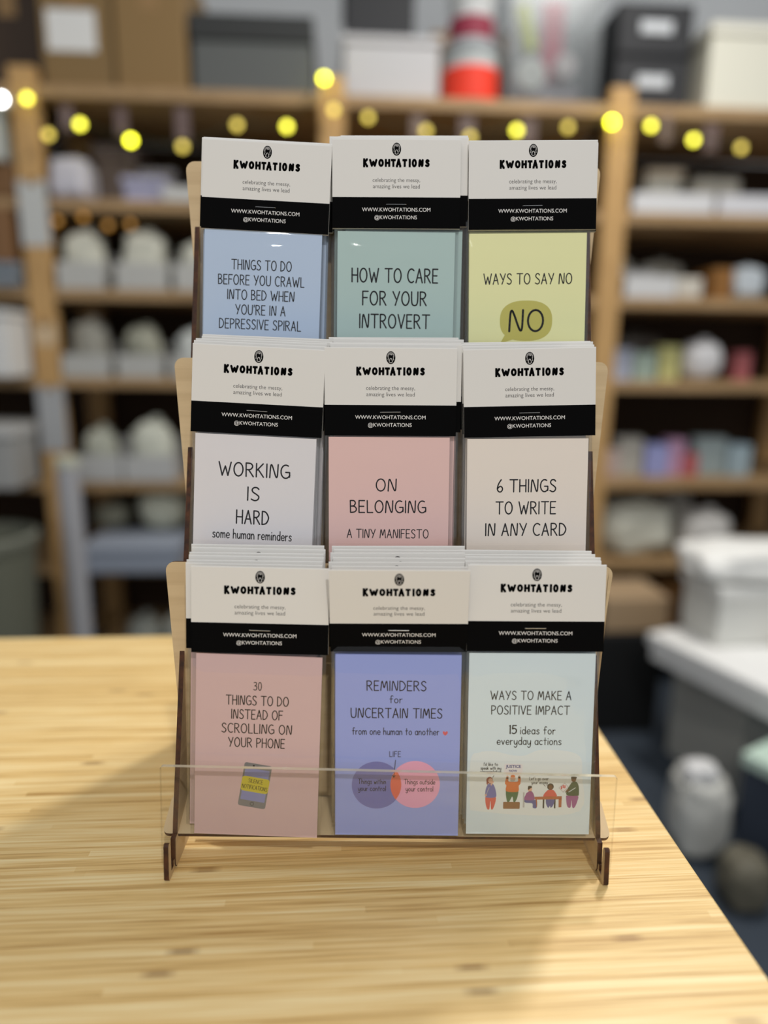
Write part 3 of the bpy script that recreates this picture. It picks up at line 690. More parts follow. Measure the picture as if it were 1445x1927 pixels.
# row (0 bottom), column x, card colour, print, pack turn, header turn, header lift, how many stand behind, what they show
POCKETS = [
 # key, row, x mm, ang, head_ang, head_dz, rgb, sheet, n_behind, jitter, words
 ('blue', 2, -82.9, -1.9, -0.6, 0.8, -2.20, (195, 215, 243), sheet_blue, 4, "pale blue card pack about things before bed", 'top left pocket'),
 ('mint', 2, 4.1, -0.2, 0.45, -0.3, 0.30, (186, 212, 209), sheet_mint, 5, "mint green card pack about caring for your introvert", 'top middle pocket'),
 ('yellow', 2, 89.3, 1.0, -0.1, 2.4, 0.40, (251, 251, 189), sheet_yellow, 4, "yellow card pack with a no speech bubble", 'top right pocket'),
 ('lilac', 1, -84.9, -2.4, 0, 0.2, -0.80, (241, 238, 242), sheet_working, 4, "whitish lilac card pack reading working is hard", 'middle row left pocket'),
 ('rose', 1, 1.6, 0.2, 0, 0.6, -0.80, (246, 207, 202), sheet_belonging, 4, "rose card pack reading on belonging", 'centre pocket of the rack'),
 ('beige', 1, 87.7, 0.9, 0.8, 0.9, -0.30, (252, 241, 230), sheet_six, 3, "beige card pack reading 6 things to write", 'middle row right pocket'),
 ('pink', 0, -77.0, -1.7, 1.0, 00.3, -.2, (223, 191, 192), sheet_phone, 6, "dusty pink card pack with a phone drawing", 'bottom left pocket'),
 ('lavender', 0, 8.1, 0.1, 0.3, 0, .4, (160, 175, 243), sheet_reminders, 6, "lavender blue card pack with two overlapping circles", 'bottom middle pocket'),
 ('ice', 0, 86.9, 0.3, 0, 1.2, -.1, (226, 243, 251), sheet_people, 5, "icy white card pack with a row of drawn people", 'bottom right pocket'),
]
ORD = ['second', 'third', 'fourth', 'fifth', 'sixth', 'backmost']
JIT = {'blue': [(-1.0, -1.2), (3.4, -2.6), (-1.4, -2.0), (4.2, -3.6)], 'mint': [(4.5, 1.6), (5.5, 2.4), (-2.5, -.6), (3.5, .4), (-3.2, -1.0)], 'yellow': [(-.1, -2.5), (.0, -3.5), (-.6, -3.0), (-.3, -3.6)],
       'lilac': [(.8, .5), (2.4, 1.0), (4.2, 1.2), (5.2, 1.5)], 'rose': [(2.5, 1.2), (3.4, .4), (4.0, 2.4), (2.2, 2.0)], 'beige': [(-1.5, .5), (-.4, 1.2), (-2.4, .4)],
       'pink': [(-4.0, -2.2), (-3.0, -2.0), (-3.6, -.8), (-2.8, -.8), (-3.2, .8), (-3.0, 1.0)],
       'lavender': [(.0, -3.6), (-.8, -2.4), (.4, -1.4), (-.2, .4), (.6, .3), (.3, .8)], 'ice': [(1.0, .2), (-.2, .4), (-1.0, 1.0), (-2.4, .6), (-5.0, 1.2)]}
PITCH = 3.05
LEAN = R_(6)
def make_pack(key, row, xmm, ang, hang, hdx, hdz, card_me, idx, label, group, film):
    y, z = tier(row)
    d = (0.6 + PITCH*idx)*.001
    if row: y += .0020
    if row == 0 and idx == 0: y -= .0026; z += {'pink': -.0016, 'lavender': -.0003, 'ice': .0014}[key]      # the front packs of the bottom row lean against the lip
    root = thing('card_pack', (.0015 + xmm*.001, y - 0.0004 + d*math.cos(SHELF_T), TZ + z + .0010 + d*math.sin(SHELF_T)), (0, 0, 0), label, 'card pack', group)
    root.rotation_euler = (Matrix.Rotation(-LEAN, 3, 'X') @ Matrix.Rotation(-R_(ang), 3, 'Y')).to_euler()
    c = bpy.data.objects.new('card', card_me); COL.objects.link(c); c.parent = root; c.location = (0, 0, .0006)
    s = bpy.data.objects.new('sleeve', film); COL.objects.link(s); s.parent = root; s['label'] = 'clear plastic sleeve'
    h = bpy.data.objects.new('header_card', HEADER); COL.objects.link(h); h.parent = root
    h.location = (hdx*.001, 0, (PACK - HH + hdz)*.001); h.rotation_euler = (0, -R_(hang), 0)
    h.scale = (1, 1, (.985, 1.02, 1.035)[row])
    h['label'] = 'folded white header with black band'
    st = bpy.data.objects.new('staple', STAPLE); COL.objects.link(st); st.parent = h
    st.location = (0, -.00135, .0140); st.rotation_euler = (0, R_(random.uniform(-1, 2)), 0)
    return root, h
for n, (key, row, xmm, ang, hang, hdx, hdz, rgb, sheet, nb, words, pocket) in enumerate(POCKETS):
    me = card_mesh(key + '_stock', rgb, sheet())
    grp = 'card packs in the ' + pocket
    root, h = make_pack(key, row, xmm, ang, hang, hdx, hdz, me, 0, words + ', front of the ' + pocket, grp, SLEEVES[n])
    if key == 'lavender': h.rotation_euler.x = R_(11); h.location.y = .0010
    for i in range(nb):
        jx, jz = JIT[key][i]
        o_word = 'backmost' if i == nb-1 and nb > 1 else ORD[i]
        lab = f'white-headed card pack standing {o_word} in the {pocket}, mostly hidden'
        make_pack(key, row, xmm + jx, ang*.8 + (.2 if i % 2 else -.2), hang, hdx, (hdz*.5 - (1.2 if row == 0 else 0)) + jz*.6, me, i+1, lab, grp, SLEEVE_FLAT)

# ------------------------------------------------------------------ shelving behind
BROT = (0, 0, BA)
FRONT_T = 0.034
mat('back_board', (58, 44, 32), 0.8, spec=0.2, noise_amt=0.1, noise_scale=12)  # dark brown carries the shade between the boards in its colour
shelving = thing('shelving_unit', B(0, 0, 0), BROT, 'long pine shelving unit along the wall full of packaging', 'shelving')
for u in (-1.765, -0.955, -0.150, 0.645, 1.440):
    for v, nm in ((0.0, 'upright'), (0.40, 'upright')):
        up = MB(); up.box(u-0.034, u+0.034, v, v+0.042, 0, 1.775, 'pine_upright', 0.003); up.build(nm, shelving)
BOARDS = (1.718, 1.441, 1.209, 0.969, 0.669, 0.410, 0.11)
for z in BOARDS:
    bd = MB()
    for u0, u1 in ((-1.9, -0.990), (-0.920, -0.185), (-0.115, 0.610), (0.680, 1.60)):
        bd.box(u0, u1, 0.004, 0.445, z-0.015, z+0.015, 'pine', 0.002)
    bd.build('shelf_board', shelving)
bp = MB(); bp.box(-1.9, 1.6, 0.446, 0.452, 0.05, 1.70, 'back_board'); bp.build('back_board', shelving)

def bmat(rgb, rough=0.6):
    n = 'bg_%02x%02x%02x' % tuple(rgb)
    return mat(n, rgb, rough).name
def key_(rgb): bmat(rgb); return 'bg_%02x%02x%02x' % tuple(rgb)
mat('label_white', (226, 226, 224), 0.5); mat('tape', (150, 118, 76), 0.35); mat('dark_gap', (20, 18, 16), 0.8)

def bthing(name, u, v, z, label, cat, group=None, turn=0.0):
    return thing(name, B(u, v, z), (0, 0, BA + R_(turn)), label, cat, group)
def box_thing(name, u, v, z, w, d, h, rgb, label, cat='box', lid=None, lid_h=0.03, face_label=None, tape=False, turn=0.0, group=None, flaps=False, handle=False):
    t = bthing(name, u, v, z, label, cat, group, turn)
    b = MB(); b.box(-w/2, w/2, -d/2, d/2, 0, h - (lid_h if lid else 0), key_(rgb), min(0.006, h*.08))
    b.build('body', t)
    if lid:
        l = MB(); l.box(-w/2-.006, w/2+.006, -d/2-.006, d/2+.006, h-lid_h, h, key_(lid), 0.004); l.build('lid', t)
    if tape:
        l = MB(); l.box(-.024, .024, -d/2-.0006, d/2+.0006, h*.55, h+.0006, 'tape'); l.build('packing_tape', t)
    if face_label:
        x0, x1, z0, z1, m = face_label
        l = MB(); l.box(x0, x1, -d/2-.0016, -d/2-.0004, z0, z1, m); l.build('paper_label', t)
    if handle:
        l = MB(); l.box(-.045, .045, -d/2-.008, -d/2-.0005, h*.42, h*.66, key_((206, 210, 214)), 0.003); l.build('label_holder', t)
        l = MB(); l.box(-w/2+.006, w/2-.006, -d/2-.003, -d/2-.0004, .008, h-.010, key_((44, 45, 48)), 0.002); l.build('drawer_front', t)
    return t
def tray_thing(u, v, z, w, d, h, rgb, label, n_items=5, item_rgb=(226, 226, 224), group=None, turn=0.0):
    t = bthing('card_tray', u, v, z, label, 'tray', group, turn)
    b = MB(); m = key_(rgb); th = .003
    b.box(-w/2, w/2, -d/2, d/2, 0, th, m)
    b.box(-w/2, w/2, -d/2, -d/2+th, th, h, m); b.box(-w/2, w/2, d/2-th, d/2, th, h*1.5, m)
    b.box(-w/2, -w/2+th, -d/2+th, d/2-th, th, h, m); b.box(w/2-th, w/2, -d/2+th, d/2-th, th, h, m)
    b.build('tray_walls', t)
    return t
def bag_thing(name, u, v, z, w, d, h, rgb, label, cat='bag', e=.6, rough=.06, seed=0, group=None):
    t = bthing(name, u, v, z, label, cat, group)
    b = MB(); b.blob(0, 0, 0, w, d, h, key_(rgb), e, rough, seed); b.build('bag_body', t, smooth=True)
    k = MB(); k.blob(w*.1, 0, h*.93, w*.26, d*.22, h*.16, key_(rgb), .7, .12, seed+3); k.build('tied_neck', t, smooth=True)
    return t
T = 0.0152                                    # half a board
z1, z2, z3, z4, z5, z6, z7 = [z + T for z in BOARDS]

# --- on the top board
box_thing('cardboard_box', -0.815, 0.20, z1, 0.185, 0.34, 0.36, (132, 106, 66), 'brown cardboard box with a white label, left end of the top board', tape=True, face_label=(-.075, .050, .088, .185, 'label_white'))
box_thing('cardboard_box', -0.624, 0.19, z1, 0.185, 0.34, 0.34, (138, 110, 68), 'plain brown cardboard box beside the labelled one on the top board', tape=True)
box_thing('storage_box', -0.362, 0.18, z1, 0.315, 0.30, 0.19, (92, 95, 94), 'grey storage box with a dark lid on the top board', lid=(48, 50, 50), lid_h=.062)
box_thing('storage_box', 0.012, 0.20, z1, 0.262, 0.28, 0.165, (196, 196, 198), 'plain white storage box on the top board under a black box', lid=(200, 200, 202), lid_h=.02)
box_thing('storage_box', -0.020, 0.20, z1 + .1662, 0.19, 0.24, 0.15, (44, 45, 48), 'black box stacked on the plain white storage box', lid=(40, 41, 43), lid_h=.03)
box_thing('cardboard_box', 0.215, 0.400, z1, 0.12, 0.09, 0.30, (150, 116, 78), 'narrow brown box standing behind the red-labelled tub', tape=True)
def tub(u, v, z, r, h, label, body, lid, lab, lab_z):
    t = bthing('plastic_tub', u, v, z, label, 'tub')
    b = MB(); b.lathe([(r*.90, 0), (r*.97, .01), (r, h*.8), (r*.96, h*.84)], key_(body), 32); b.build('body', t, smooth=False)
    l = MB(); l.lathe([(r*1.03, h*.845), (r*1.05, h*.86), (r*1.05, h*.97), (r*1.0, h)], key_(lid), 32); l.build('lid', t)
    w = MB(); w.lathe([(r*1.005, h*lab_z[0]), (r*1.012, h*lab_z[0]+.002), (r*1.012, h*lab_z[1]), (r*1.005, h*lab_z[1]+.002)], key_(lab), 32, caps=False); w.build('wrap_label', t)
    return t
tub(0.236, 0.10, z1, .078, .150, 'lower round tub with a bright red label on the top board', (184, 190, 190), (150, 156, 160), (236, 60, 36), (.05, .60))
tub(0.236, 0.10, z1 + .1502, .062, .130, 'upper pale tub with a maroon label stacked on the red-labelled tub', (196, 198, 198), (206, 208, 208), (140, 44, 66), (.12, .52))
# clear bin of supplies
cb_ = bthing('storage_bin', 0.455, 0.16, z1, 'clear plastic bin of colourful supplies on the top board', 'bin')
b = MB(); w, d, h, th = .255, .26, .30, .003
b.box(-w/2, w/2, -d/2, d/2, 0, th, 'bin_plastic'); b.box(-w/2, w/2, -d/2, -d/2+th, th, h, 'bin_plastic'); b.box(-w/2, w/2, d/2-th, d/2, th, h, 'bin_plastic')
b.box(-w/2, -w/2+th, -d/2+th, d/2-th, th, h, 'bin_plastic'); b.box(w/2-th, w/2, -d/2+th, d/2-th, th, h, 'bin_plastic'); b.build('body', cb_)
def cyl(name, u, v, z, r, l, rgb, label, cat, tilt=(0, 0, 0), hole=None, group=None):
    t = thing(name, B(u, v, z), (tilt[0], tilt[1], BA + tilt[2]), label, cat, group)
    b = MB(); b.lathe([(r*.97, 0), (r, .003), (r, l-.003), (r*.97, l)], key_(rgb), 28); b.build('roll_body', t)
    if hole:
        c = MB(); c.lathe([(r*.38, -.001), (r*.38, l+.001)], key_(hole), 20); c.build('core', t)
    return t
box_thing('grey_folder', 0.455, 0.245, z1 + .004, .23, .05, .27, (120, 126, 130), 'grey folder standing at the back of the clear bin', 'folder')
cyl('marker_tube', 0.405, 0.10, z1 + .155, .020, .115, (206, 214, 66), 'lime green tube leaning in the clear bin', 'tube', tilt=(R_(4), R_(-17), 0))
box_thing('paper_sleeve', 0.463, 0.09, z1 + .075, .062, .012, .20, (178, 36, 76), 'crimson paper sleeve standing in the clear bin', 'paper', turn=0)
cyl('tape_roll', 0.400, 0.085, z1 + .085, .042, .03, (220, 218, 214), 'white tape roll on its edge in the clear bin, left one', 'tape roll', tilt=(R_(90), 0, 0), hole=(206, 204, 200))
cyl('tape_roll', 0.492, 0.070, z1 + .105, .030, .024, (214, 200, 202), 'small pale pink tape roll in the clear bin', 'tape roll', tilt=(R_(90), 0, 0), hole=(190, 178, 180))
bag_thing('supply_bag', 0.455, 0.13, z1 + .004, .20, .12, .070, (150, 142, 150), 'mauve grey bag at the bottom of the clear bin', seed=2)
box_thing('drawer_box', 0.742, 0.205, z1, 0.215, 0.30, .135, (36, 37, 40), 'lower black drawer box with a silver label holder', handle=True)
box_thing('drawer_box', 0.742, 0.205, z1 + .1352, 0.215, 0.30, .135, (36, 37, 40), 'upper black drawer box with a silver label holder, near the ceiling', handle=True)
box_thing('storage_box', 1.020, 0.17, z1, 0.265, 0.30, .215, (226, 224, 208), 'tall cream box at the right end of the top board', lid=(228, 226, 212), lid_h=.03)

box_thing('cardboard_box', -1.010, 0.24, z1, .165, .30, .34, (58, 42, 28), 'dark brown box at the far left end of the top board', tape=True)
# --- string lights
wire_pts = []; bulbs = [(-0.932, 1.687, 2), (-0.886, 1.603, 3), (-0.804, 1.630, 2), (-0.677, 1.595, 1), (-0.544, 1.584, 3), (-0.400, 1.640, 3), (-0.270, 1.640, 2), (-0.171, 1.758, 1), (-0.146, 1.684, 3), (-0.055, 1.668, 3),
         (0.100, 1.640, 3), (0.220, 1.628, 3), (0.346, 1.648, 2), (0.486, 1.660, 3), (0.606, 1.676, 0), (0.716, 1.670, 2), (0.839, 1.638, 2), (0.976, 1.622, 3)]
lights = bthing('string_lights', 0, -0.03, 1.69, 'string of yellow fairy lights hung along the front of the top board', 'string lights')
for i, s_ in enumerate((16, 10.5, 7, 4)): emit('bulb_glow_%d' % i, ((255, 255, 40), (248, 246, 44), (226, 220, 62), (200, 178, 70))[i], s_)
mat('wire_green', (46, 60, 44), 0.6)
last = None; pts = []
for u, z, k in bulbs:
    p = Vector((u, 0, z - 1.69 + .012))
    if last is not None:
        for i in range(1, 6): pts.append(last.lerp(p, i/6) + Vector((0, 0, -.012*math.sin(math.pi*i/6))))
    pts.append(p); last = p
wm = MB(); wm.tube(pts, .0016, 'wire_green', 6); wm.build('wire', lights)
for u, z, k in bulbs:
    g = MB(); r = .0095
    g.lathe([(r*math.sin(math.pi*i/12)+1e-5, -r*math.cos(math.pi*i/12)) for i in range(13)], 'bulb_glow_%d' % k, 16, caps=False)
    g.build('bulb', lights, loc=(u, 0, z - 1.69), smooth=True)
emit('lamp_white', (255, 255, 255), 26); mat('lamp_body', (200, 204, 204), 0.5)
wl_ = bthing('clip_lamp', -0.988, -0.05, 1.676, 'bright white clip lamp at the left edge of the shelving', 'lamp')
g = MB(); g.lathe([(0.010*math.sin(math.pi*i/12)+1e-5, -0.010*math.cos(math.pi*i/12)) for i in range(13)], 'lamp_white', 16, caps=False); g.build('lamp_bulb', wl_, smooth=True)
g = MB(); g.lathe([(.009, -.006), (.016, 0), (.018, .01), (.012, .02)], 'lamp_body', 16, M=Matrix.Rotation(R_(-90), 4, 'X') @ Matrix.Translation((0, 0, .004))); g.build('lamp_cup', wl_)
amb = bthing('string_lights', -0.75, 0.02, 1.40, 'dim amber fairy lights under the second board on the left', 'string lights')
emit('bulb_amber', (220, 150, 20), 1.0)
wm = MB(); wm.tube([(-.16, 0, .02), (-.05, 0, .0), (.07, 0, .01), (.2, 0, .02)], .0016, 'wire_green', 6); wm.build('wire', amb)
for du, dz in ((-.15, .0), (-.08, .012), (-.015, -.008), (.045, -.004)):
    g = MB(); g.lathe([(.009*math.sin(math.pi*i/12)+1e-5, -.009*math.cos(math.pi*i/12)) for i in range(13)], 'bulb_amber', 16, caps=False); g.build('bulb', amb, loc=(du, 0, dz), smooth=True)
for i, (u, z, sx_, sz_, rgb) in enumerate(((-.845, 1.650, .030, .06, (122, 104, 104)), (-.705, 1.645, .03, .07, (110, 92, 92)), (-.547, 1.645, .035, .08, (112, 94, 92)), (.080, 1.655, .035, .06, (130, 112, 104)), (.215, 1.650, .04, .07, (112, 96, 92)), (.385, 1.655, .04, .06, (112, 94, 92)), (.770, 1.670, .03, .07, (120, 102, 92)), (.900, 1.652, .04, .07, (108, 90, 86)))):
    t = bthing('price_tag', u, -0.004, z, ('mauve brown tag hanging under the top board ' + ('above the labelled cardboard box gap', 'between the second and third bulbs', 'beside the dim fourth bulb', 'below the white storage box', 'below the red-labelled tub', 'below the clear bin', 'just right of the right upright', 'towards the right end')[i]), 'tag', 'tags hanging under the top board')
    m = MB(); m.box(-sx_/2, sx_/2, -.0015, 0, -sz_/2, sz_/2, key_(rgb), .0005); m.build('tag_card', t)

# --- second board
W1, W2, W3, W4 = (204, 204, 202), (192, 192, 188), (212, 210, 200), (198, 196, 202)
bag_thing('wrapped_parcel', -0.862, 0.06, z2, .105, .12, .105, (196, 194, 204), 'lilac white wrapped parcel on the second board by the left upright', 'parcel', e=.45, seed=1)
box_thing('storage_box', -0.775, 0.24, z2, .115, .16, .17, (112, 98, 92), 'mauve brown upright box behind the lilac parcel', lid=(108, 94, 90))
box_thing('gift_box', -0.665, 0.08, z2, .105, .12, .062, (168, 168, 196), 'lavender flat box on the second board, left part', lid=(172, 172, 200), lid_h=.02)
box_thing('gift_box', -0.655, 0.20, z2, .09, .10, .11, (150, 146, 150), 'grey upright box behind the lavender flat box', lid=(154, 150, 154), lid_h=.02)
tray_thing(-0.560, 0.07, z2, .10, .14, .035, W1, 'shallow white tray on the second board beside the lavender box')
box_thing('storage_box', -0.42, 0.14, z2, .15, .20, .10, W2, 'pale grey box on the second board behind the rack', lid=W1)
box_thing('storage_box', 0.40, 0.14, z2, .20, .20, .09, W2, 'pale grey box on the second board left of the right upright', lid=W1)
tray_thing(0.815, 0.085, z2, .235, .16, .052, (214, 214, 216), 'long white tray on the second board, right of the right upright')
tray_thing(1.045, 0.085, z2, .19, .16, .052, (212, 212, 216), 'long white tray at the right end of the second board')
box_thing('mailer_box', 0.712, 0.20, z2, .062, .07, .115, W4, 'small bluish white box standing behind the left tray on the second board')
box_thing('mailer_box', 0.855, 0.21, z2, .105, .08, .155, W3, 'cream box standing behind the long tray on the second board', lid=(206, 190, 170), lid_h=.022)
box_thing('mailer_box', 1.02, 0.21, z2, .15, .08, .135, (190, 186, 174), 'beige grey box behind the end tray of the second board')

# --- third board
for i, (u, w, h) in enumerate(((-0.845, .125, .150), (-0.680, .140, .150), (-0.530, .120, .125))):
    tray_thing(u, 0.075, z3, w, .14, .070, (188, 188, 184), 'pale grey open tray on the third board, ' + ('beside the left upright', 'middle of three in a row', 'nearest to the card rack')[i], group='open trays on the third board')
    bag_thing('foam_bundle', u, 0.075, z3 + .0045, w*.80, .10, h, (206, 206, 192), 'white foam bundle heaped in the third-board tray ' + ('beside the left upright', 'in the middle of the row', 'nearest to the rack')[i], 'bundle', e=.55, rough=.09, seed=i+4, group='foam bundles on the third board')
tray_thing(0.770, 0.08, z3, .150, .15, .060, (206, 206, 206), 'white open tray on the third board right of the upright')
bag_thing('foam_bundle', 0.740, 0.235, z3, .11, .10, .135, (172, 170, 158), 'grey foam bundle behind the right-hand tray of the third board', 'bundle', e=.55, rough=.1, seed=9)
bag_thing('foam_bundle', 0.885, 0.235, z3, .14, .12, .125, (160, 158, 148), 'darker grey foam bundle in the middle of the right third board', 'bundle', e=.6, rough=.1, seed=11)
box_thing('mailer_box', 0.892, 0.075, z3, .075, .12, .058, (206, 200, 188), 'small cream box at the front of the third board, right part')
box_thing('cardboard_box', 1.000, 0.10, z3, .062, .14, .088, (140, 96, 44), 'small brown box on the third board, far right')
bag_thing('wrapped_parcel', 1.090, 0.09, z3, .10, .12, .095, (186, 194, 200), 'pale blue parcel at the right end of the third board', 'parcel', e=.5, seed=5)
box_thing('storage_box', -0.2, 0.2, z3, .3, .2, .12, W2, 'long pale box on the third board behind the rack', lid=W1)

# --- fourth board
for i, (u, w, h, rgb) in enumerate(((-0.850, .13, .150, (150, 148, 138)), (-0.700, .125, .135, (158, 158, 142)), (-0.560, .11, .125, (200, 204, 200)))):
    tray_thing(u, 0.075, z4, w, .14, .062, (184, 184, 180), 'low grey tray on the fourth board, ' + ('beside the left upright', 'second from the left upright', 'nearest to the card rack')[i], group='low trays on the fourth board')
    bag_thing('foam_bundle', u, 0.075, z4 + .0045, w*.78, .10, h, rgb, ('dull grey', 'olive grey', 'bright white')[i] + ' foam bundle in a tray on the fourth board', 'bundle', e=.65, rough=.11, seed=i+14)
for i, (u, w, h, rgb, nm) in enumerate(((0.735, .075, .095, (180, 190, 212), 'pale blue'), (0.815, .070, .085, (168, 190, 180), 'mint green'), (0.893, .062, .105, (206, 206, 140), 'pale yellow'), (1.130, .05, .09, (176, 100, 104), 'dusky red'))):
    t = bthing('card_bundle', u, 0.10, z4, nm + ' bundle of cards standing on the fourth board', 'bundle', None, 0)
    for j in range(5):
        m = MB(); m.box(-w/2, w/2, j*.012, j*.012+.009, 0, h*(1 - .03*(j % 2)), key_(rgb), .001); m.build('card', t)
bag_thing('foam_bundle', 0.985, 0.10, z4, .115, .12, .120, (206, 206, 208), 'round white foam bundle between the coloured cards of the fourth board', 'bundle', e=.75, rough=.04, seed=21)
box_thing('storage_box', -0.1, 0.2, z4, .3, .2, .12, W2, 'long pale box on the fourth board behind the rack', lid=W1)
bag_thing('foam_bundle', 0.82, 0.26, z4, .22, .14, .14, (84, 78, 72), 'dark brown bag at the back of the fourth board', 'bundle', e=.6, rough=.1, seed=23)

# --- fifth board
for i, (u, w, h, rgb) in enumerate(((-0.842, .11, .145, (176, 178, 164)), (-0.690, .15, .165, (202, 204, 190)))):
    tray_thing(u, 0.07, z5, .145, .14, .075, (188, 188, 186), 'wide grey tray on the fifth board, ' + ('left one', 'right one')[i], group='wide trays on the fifth board')
    bag_thing('foam_bundle', u, 0.07, z5 + .0045, w*.80, .10, h, rgb, ('sage grey', 'rounded cream')[i] + ' foam bundle in a tray on the fifth board', 'bundle', e=.75, rough=.07, seed=i+31)
for i, (u, w, h, rgb, nm) in enumerate(((0.700, .10, .085, (186, 166, 160), 'pinkish beige'), (0.790, .08, .12, (176, 174, 166), 'warm grey'), (0.872, .075, .10, (150, 156, 206), 'periwinkle blue'), (0.942, .055, .115, (190, 150, 180), 'mauve pink'), (0.985, .045, .07, (176, 90, 92), 'brick red'), (1.055, .10, .12, (150, 164, 166), 'grey teal'), (1.145, .07, .10, (156, 176, 186), 'pale steel blue'))):
    t = bthing('card_bundle', u, 0.08 + .015*(i % 2), z5, nm + ' bundle of cards standing on the fifth board', 'bundle')
    for j in range(5):
        m = MB(); m.box(-w/2, w/2, j*.012, j*.012+.009, 0, h*(1 - .03*(j % 2)), key_(rgb), .001); m.build('card', t)
box_thing('storage_box', -0.1, 0.2, z5, .3, .2, .12, W2, 'long pale box on the fifth board behind the rack', lid=W1)

# --- sixth board and below
box_thing('storage_tub', -0.735, 0.02, z6, .265, .20, .085, (150, 158, 172), 'low blue-grey tub jutting from the sixth board on the left', 'tub', lid=(160, 168, 182), lid_h=.02)
bag_thing('foam_bundle', -0.690, 0.15, z6 + .086, .145, .13, .13, (206, 208, 190), 'round cream foam bundle on top of the blue-grey tub', 'bundle', e=.8, rough=.05, seed=41)
bag_thing('foam_bundle', -0.850, 0.16, z6 + .086, .10, .12, .08, (140, 140, 124), 'dull olive foam bundle on the blue-grey tub beside the upright', 'bundle', e=.7, rough=.06, seed=42)
bag_thing('packing_bag', 0.825, 0.14, z6, .26, .20, .165, (206, 206, 192), 'large cream packing bag on the sixth board', e=.65, rough=.08, seed=43)
bag_thing('packing_bag', 1.015, 0.27, z6, .15, .14, .18, (196, 196, 190), 'tall white packing bag behind the large cream one', e=.7, rough=.06, seed=44)
bag_thing('packing_bag', 1.050, 0.09, z6, .155, .13, .145, (208, 206, 202), 'small white bag at the front edge of the sixth board', e=.65, rough=.05, seed=45)
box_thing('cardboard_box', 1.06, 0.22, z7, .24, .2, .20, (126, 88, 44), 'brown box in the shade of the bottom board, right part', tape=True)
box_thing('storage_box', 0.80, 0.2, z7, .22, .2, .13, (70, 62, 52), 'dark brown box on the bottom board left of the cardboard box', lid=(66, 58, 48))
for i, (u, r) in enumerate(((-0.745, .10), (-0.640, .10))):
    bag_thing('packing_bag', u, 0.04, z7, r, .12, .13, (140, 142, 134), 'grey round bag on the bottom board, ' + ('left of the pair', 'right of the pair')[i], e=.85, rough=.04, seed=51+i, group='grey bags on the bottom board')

# --- notes and tapes on the left upright
for z, h, w, rgb, nm in ((1.415, .165, .074, (196, 198, 196), 'pale grey sheet taped to the left upright below the second board'), (0.865, .185, .075, (172, 174, 176), 'grey sheet taped to the left upright below the fourth board'), (1.100, .06, .06, (210, 186, 152), 'small beige note taped to the left upright')):
    t = bthing('taped_sheet', -0.952, -0.0006, z, nm, 'sheet')
    m = MB(); m.box(-w/2, w/2, -.0012, 0, -h/2, h/2, key_(rgb)); m.build('paper', t)
    m = MB(); m.box(-.012, .012, -.0018, -.0013, h/2-.012, h/2+.006, 'tape'); m.build('tape_strip', t)
# pale tube leaning in front of the left upright, with a bag tied to its top
t = bthing('cardboard_tube', -0.885, -0.10, 0.0, 'tall pale grey tube standing in front of the left upright', 'tube')
m = MB(); m.lathe([(.030, 0), (.030, .74), (.026, .745), (.026, .70)], key_((172, 172, 176)), 24, caps=False); m.build('tube_body', t)
m = MB(); m.lathe([(.031, .742), (.0325, .745), (.0325, .765), (.030, .77)], key_((196, 198, 180)), 24); m.build('end_cap', t)

# --- left bay, cut by the frame
box_thing('storage_box', -1.085, 0.10, z2 + .0855, .15, .24, .155, (186, 190, 186), 'pale box at the left edge stacked on a low brown box', lid=(190, 194, 190))
box_thing('cardboard_box', -1.075, 0.12, z2, .16, .24, .0845, (120, 86, 52), 'low brown box under the pale box at the left edge')
box_thing('cardboard_box', -1.080, 0.10, z3 + .062, .14, .24, .135, (128, 92, 58), 'squarish brown box on the third board of the left bay', tape=True)
box_thing('storage_box', -1.080, 0.10, z3, .16, .26, .0615, (124, 132, 140), 'flat slate blue box under the squarish brown box', lid=(128, 138, 148), lid_h=.02)
box_thing('storage_box', -1.085, 0.00, z4, .17, .26, .175, (222, 222, 220), 'large plain white box on the fourth board of the left bay', lid=(224, 224, 222), lid_h=.02)
box_thing('storage_bin', -1.095, -0.01, z5, .17, .26, .17, (160, 160, 158), 'grey bin with a pale rim on the fifth board of the left bay', 'bin', lid=(188, 188, 186), lid_h=.03)
t = bthing('waste_bin', -1.06, -0.28, 0.0, 'tall grey-green bin on the floor at the left edge', 'bin')
m = MB(); m.lathe([(.10, 0), (.105, .01), (.135, .56), (.142, .565), (.142, .58), (.132, .58), (.10, .03)], key_((104, 106, 92)), 36, caps=False); m.build('bin_body', t)
m = MB(); m.lathe([(.1425, .575), (.147, .58), (.147, .595), (.138, .60)], key_((120, 122, 110)), 36, caps=False); m.build('bin_rim', t)

# --- packaging heaped on the floor at the right
def gthing(name, x, y, z, rot, label, cat, group=None): return thing(name, (x, y, z), (0, 0, R_(rot)), label, cat, group)
def gbox(name, x, y, z, w, d, h, rot, rgb, label, cat='box', lid=None, spot=False, flap=False):
    t = gthing(name, x, y, z, rot, label, cat)
    m = MB(); m.box(-w/2, w/2, -d/2, d/2, 0, h, key_(rgb), .005); m.build('body', t)
    if lid:
        m = MB(); m.box(-w/2-.008, w/2+.008, -d/2-.008, d/2+.008, h + .0005, h+.03, key_(lid), .004); m.build('lid', t)
    if spot:
        m = MB(); m.lathe([(.022, h+.0306 if lid else h+.0005), (.022, h+.0316 if lid else h+.0015)], key_((196, 160, 120)), 24); m.build('round_sticker', t)
    return t
gbox('plastic_crate', 0.985, 1.68, 0.0, .36, .26, .30, 14, (172, 172, 166), 'light grey crate on the floor carrying the heap of white boxes', 'crate')
gbox('mailer_box', 0.965, 1.60, 0.302, .44, .40, .04, 24, (234, 234, 232), 'wide flat white box with a tan sticker lying on the light grey crate', lid=(240, 240, 238), spot=True)
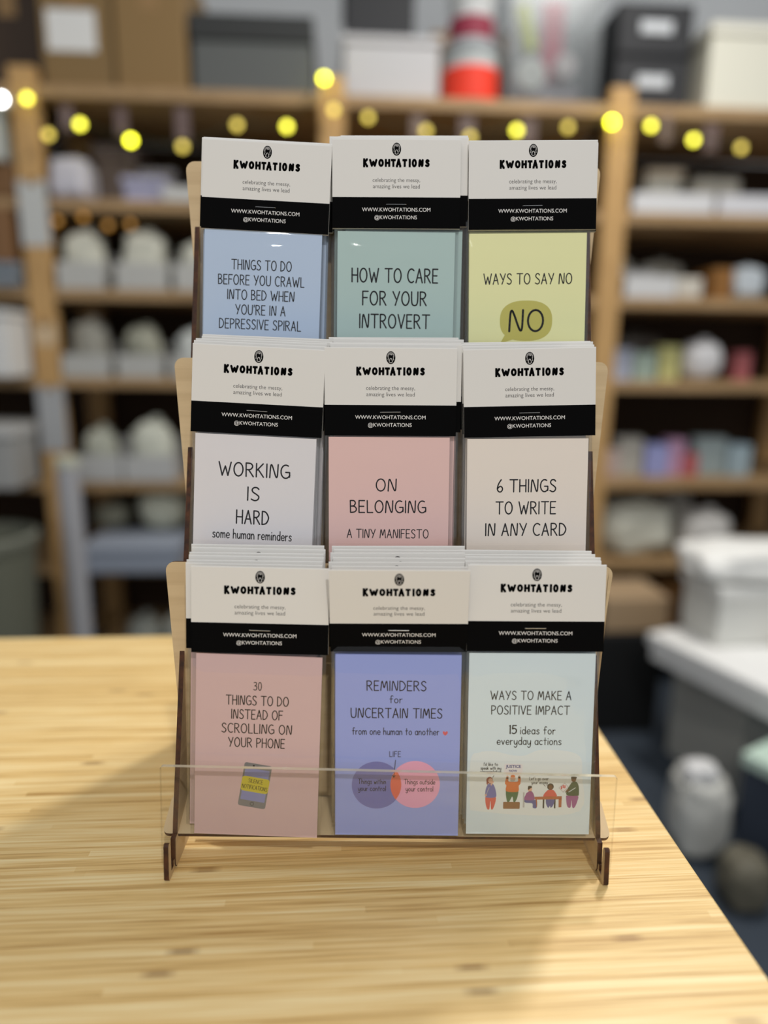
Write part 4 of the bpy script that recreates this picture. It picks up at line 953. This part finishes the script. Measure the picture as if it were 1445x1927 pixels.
gbox('mailer_box', 0.920, 1.70, 0.374, .26, .16, .12, 8, (226, 226, 220), 'white mailer box standing on the back of the wide flat box', lid=(236, 236, 232))
bag_o = gthing('packing_bag', 0.915, 1.70, .526, 0, 'crumpled white packing bag on top of the heap of boxes', 'bag')
m = MB(); m.blob(0, 0, 0, .32, .20, .08, key_((240, 240, 236)), .55, .1, 61); m.build('bag_body', bag_o, smooth=True)
gbox('cardboard_box', 0.700, 1.96, 0.302, .19, .18, .10, 5, (176, 150, 118), 'open tan box beside the shelving at the end of the heap')
gbox('storage_chest', 0.660, 1.955, 0.0, .24, .20, .30, 4, (20, 21, 22), 'black chest on the floor under the open tan box', 'chest')
bag_o = gthing('packing_bag', 0.690, 1.37, .0, 0, 'grey white bag standing on the floor in front of the crate', 'bag')
m = MB(); m.blob(0, 0, 0, .115, .115, .19, key_((206, 206, 200)), .6, .07, 63); m.build('bag_body', bag_o, smooth=True)
m = MB(); m.blob(-.01, -.01, .175, .07, .06, .04, key_((228, 228, 228)), .7, .08, 64); m.build('tied_neck', bag_o, smooth=True)
gbox('storage_box', 0.885, 1.29, 0.0, .20, .20, .235, 32, (52, 60, 74), 'slate blue box on the floor under the mint tray')
gbox('mint_tray', 0.885, 1.29, 0.237, .22, .20, .03, 32, (200, 222, 208), 'pale mint tray lying on the slate blue box', 'tray')
bag_o = gthing('packing_bag', 0.715, 1.21, .0, 0, 'khaki grey bag on the floor near the table edge', 'bag')
m = MB(); m.blob(0, 0, 0, .09, .09, .11, key_((104, 100, 86)), .65, .08, 66); m.build('bag_body', bag_o, smooth=True)
t = gthing('paper_roll', 1.235, 1.95, 0.0, 0, 'tall white paper roll standing at the right edge', 'roll')
m = MB(); m.lathe([(.078, 0), (.080, .004), (.080, .62), (.078, .625)], key_((214, 214, 212)), 36); m.build('roll_body', t)
m = MB(); m.lathe([(.02, .62), (.02, .627)], key_((150, 120, 84)), 20); m.build('core', t)
bag_o = gthing('packing_bag', 1.235, 1.95, 0.628, 0, 'soft white bag resting on the tall paper roll', 'bag')
m = MB(); m.blob(0, 0, 0, .17, .17, .17, key_((206, 206, 204)), .7, .08, 67); m.build('bag_body', bag_o, smooth=True)
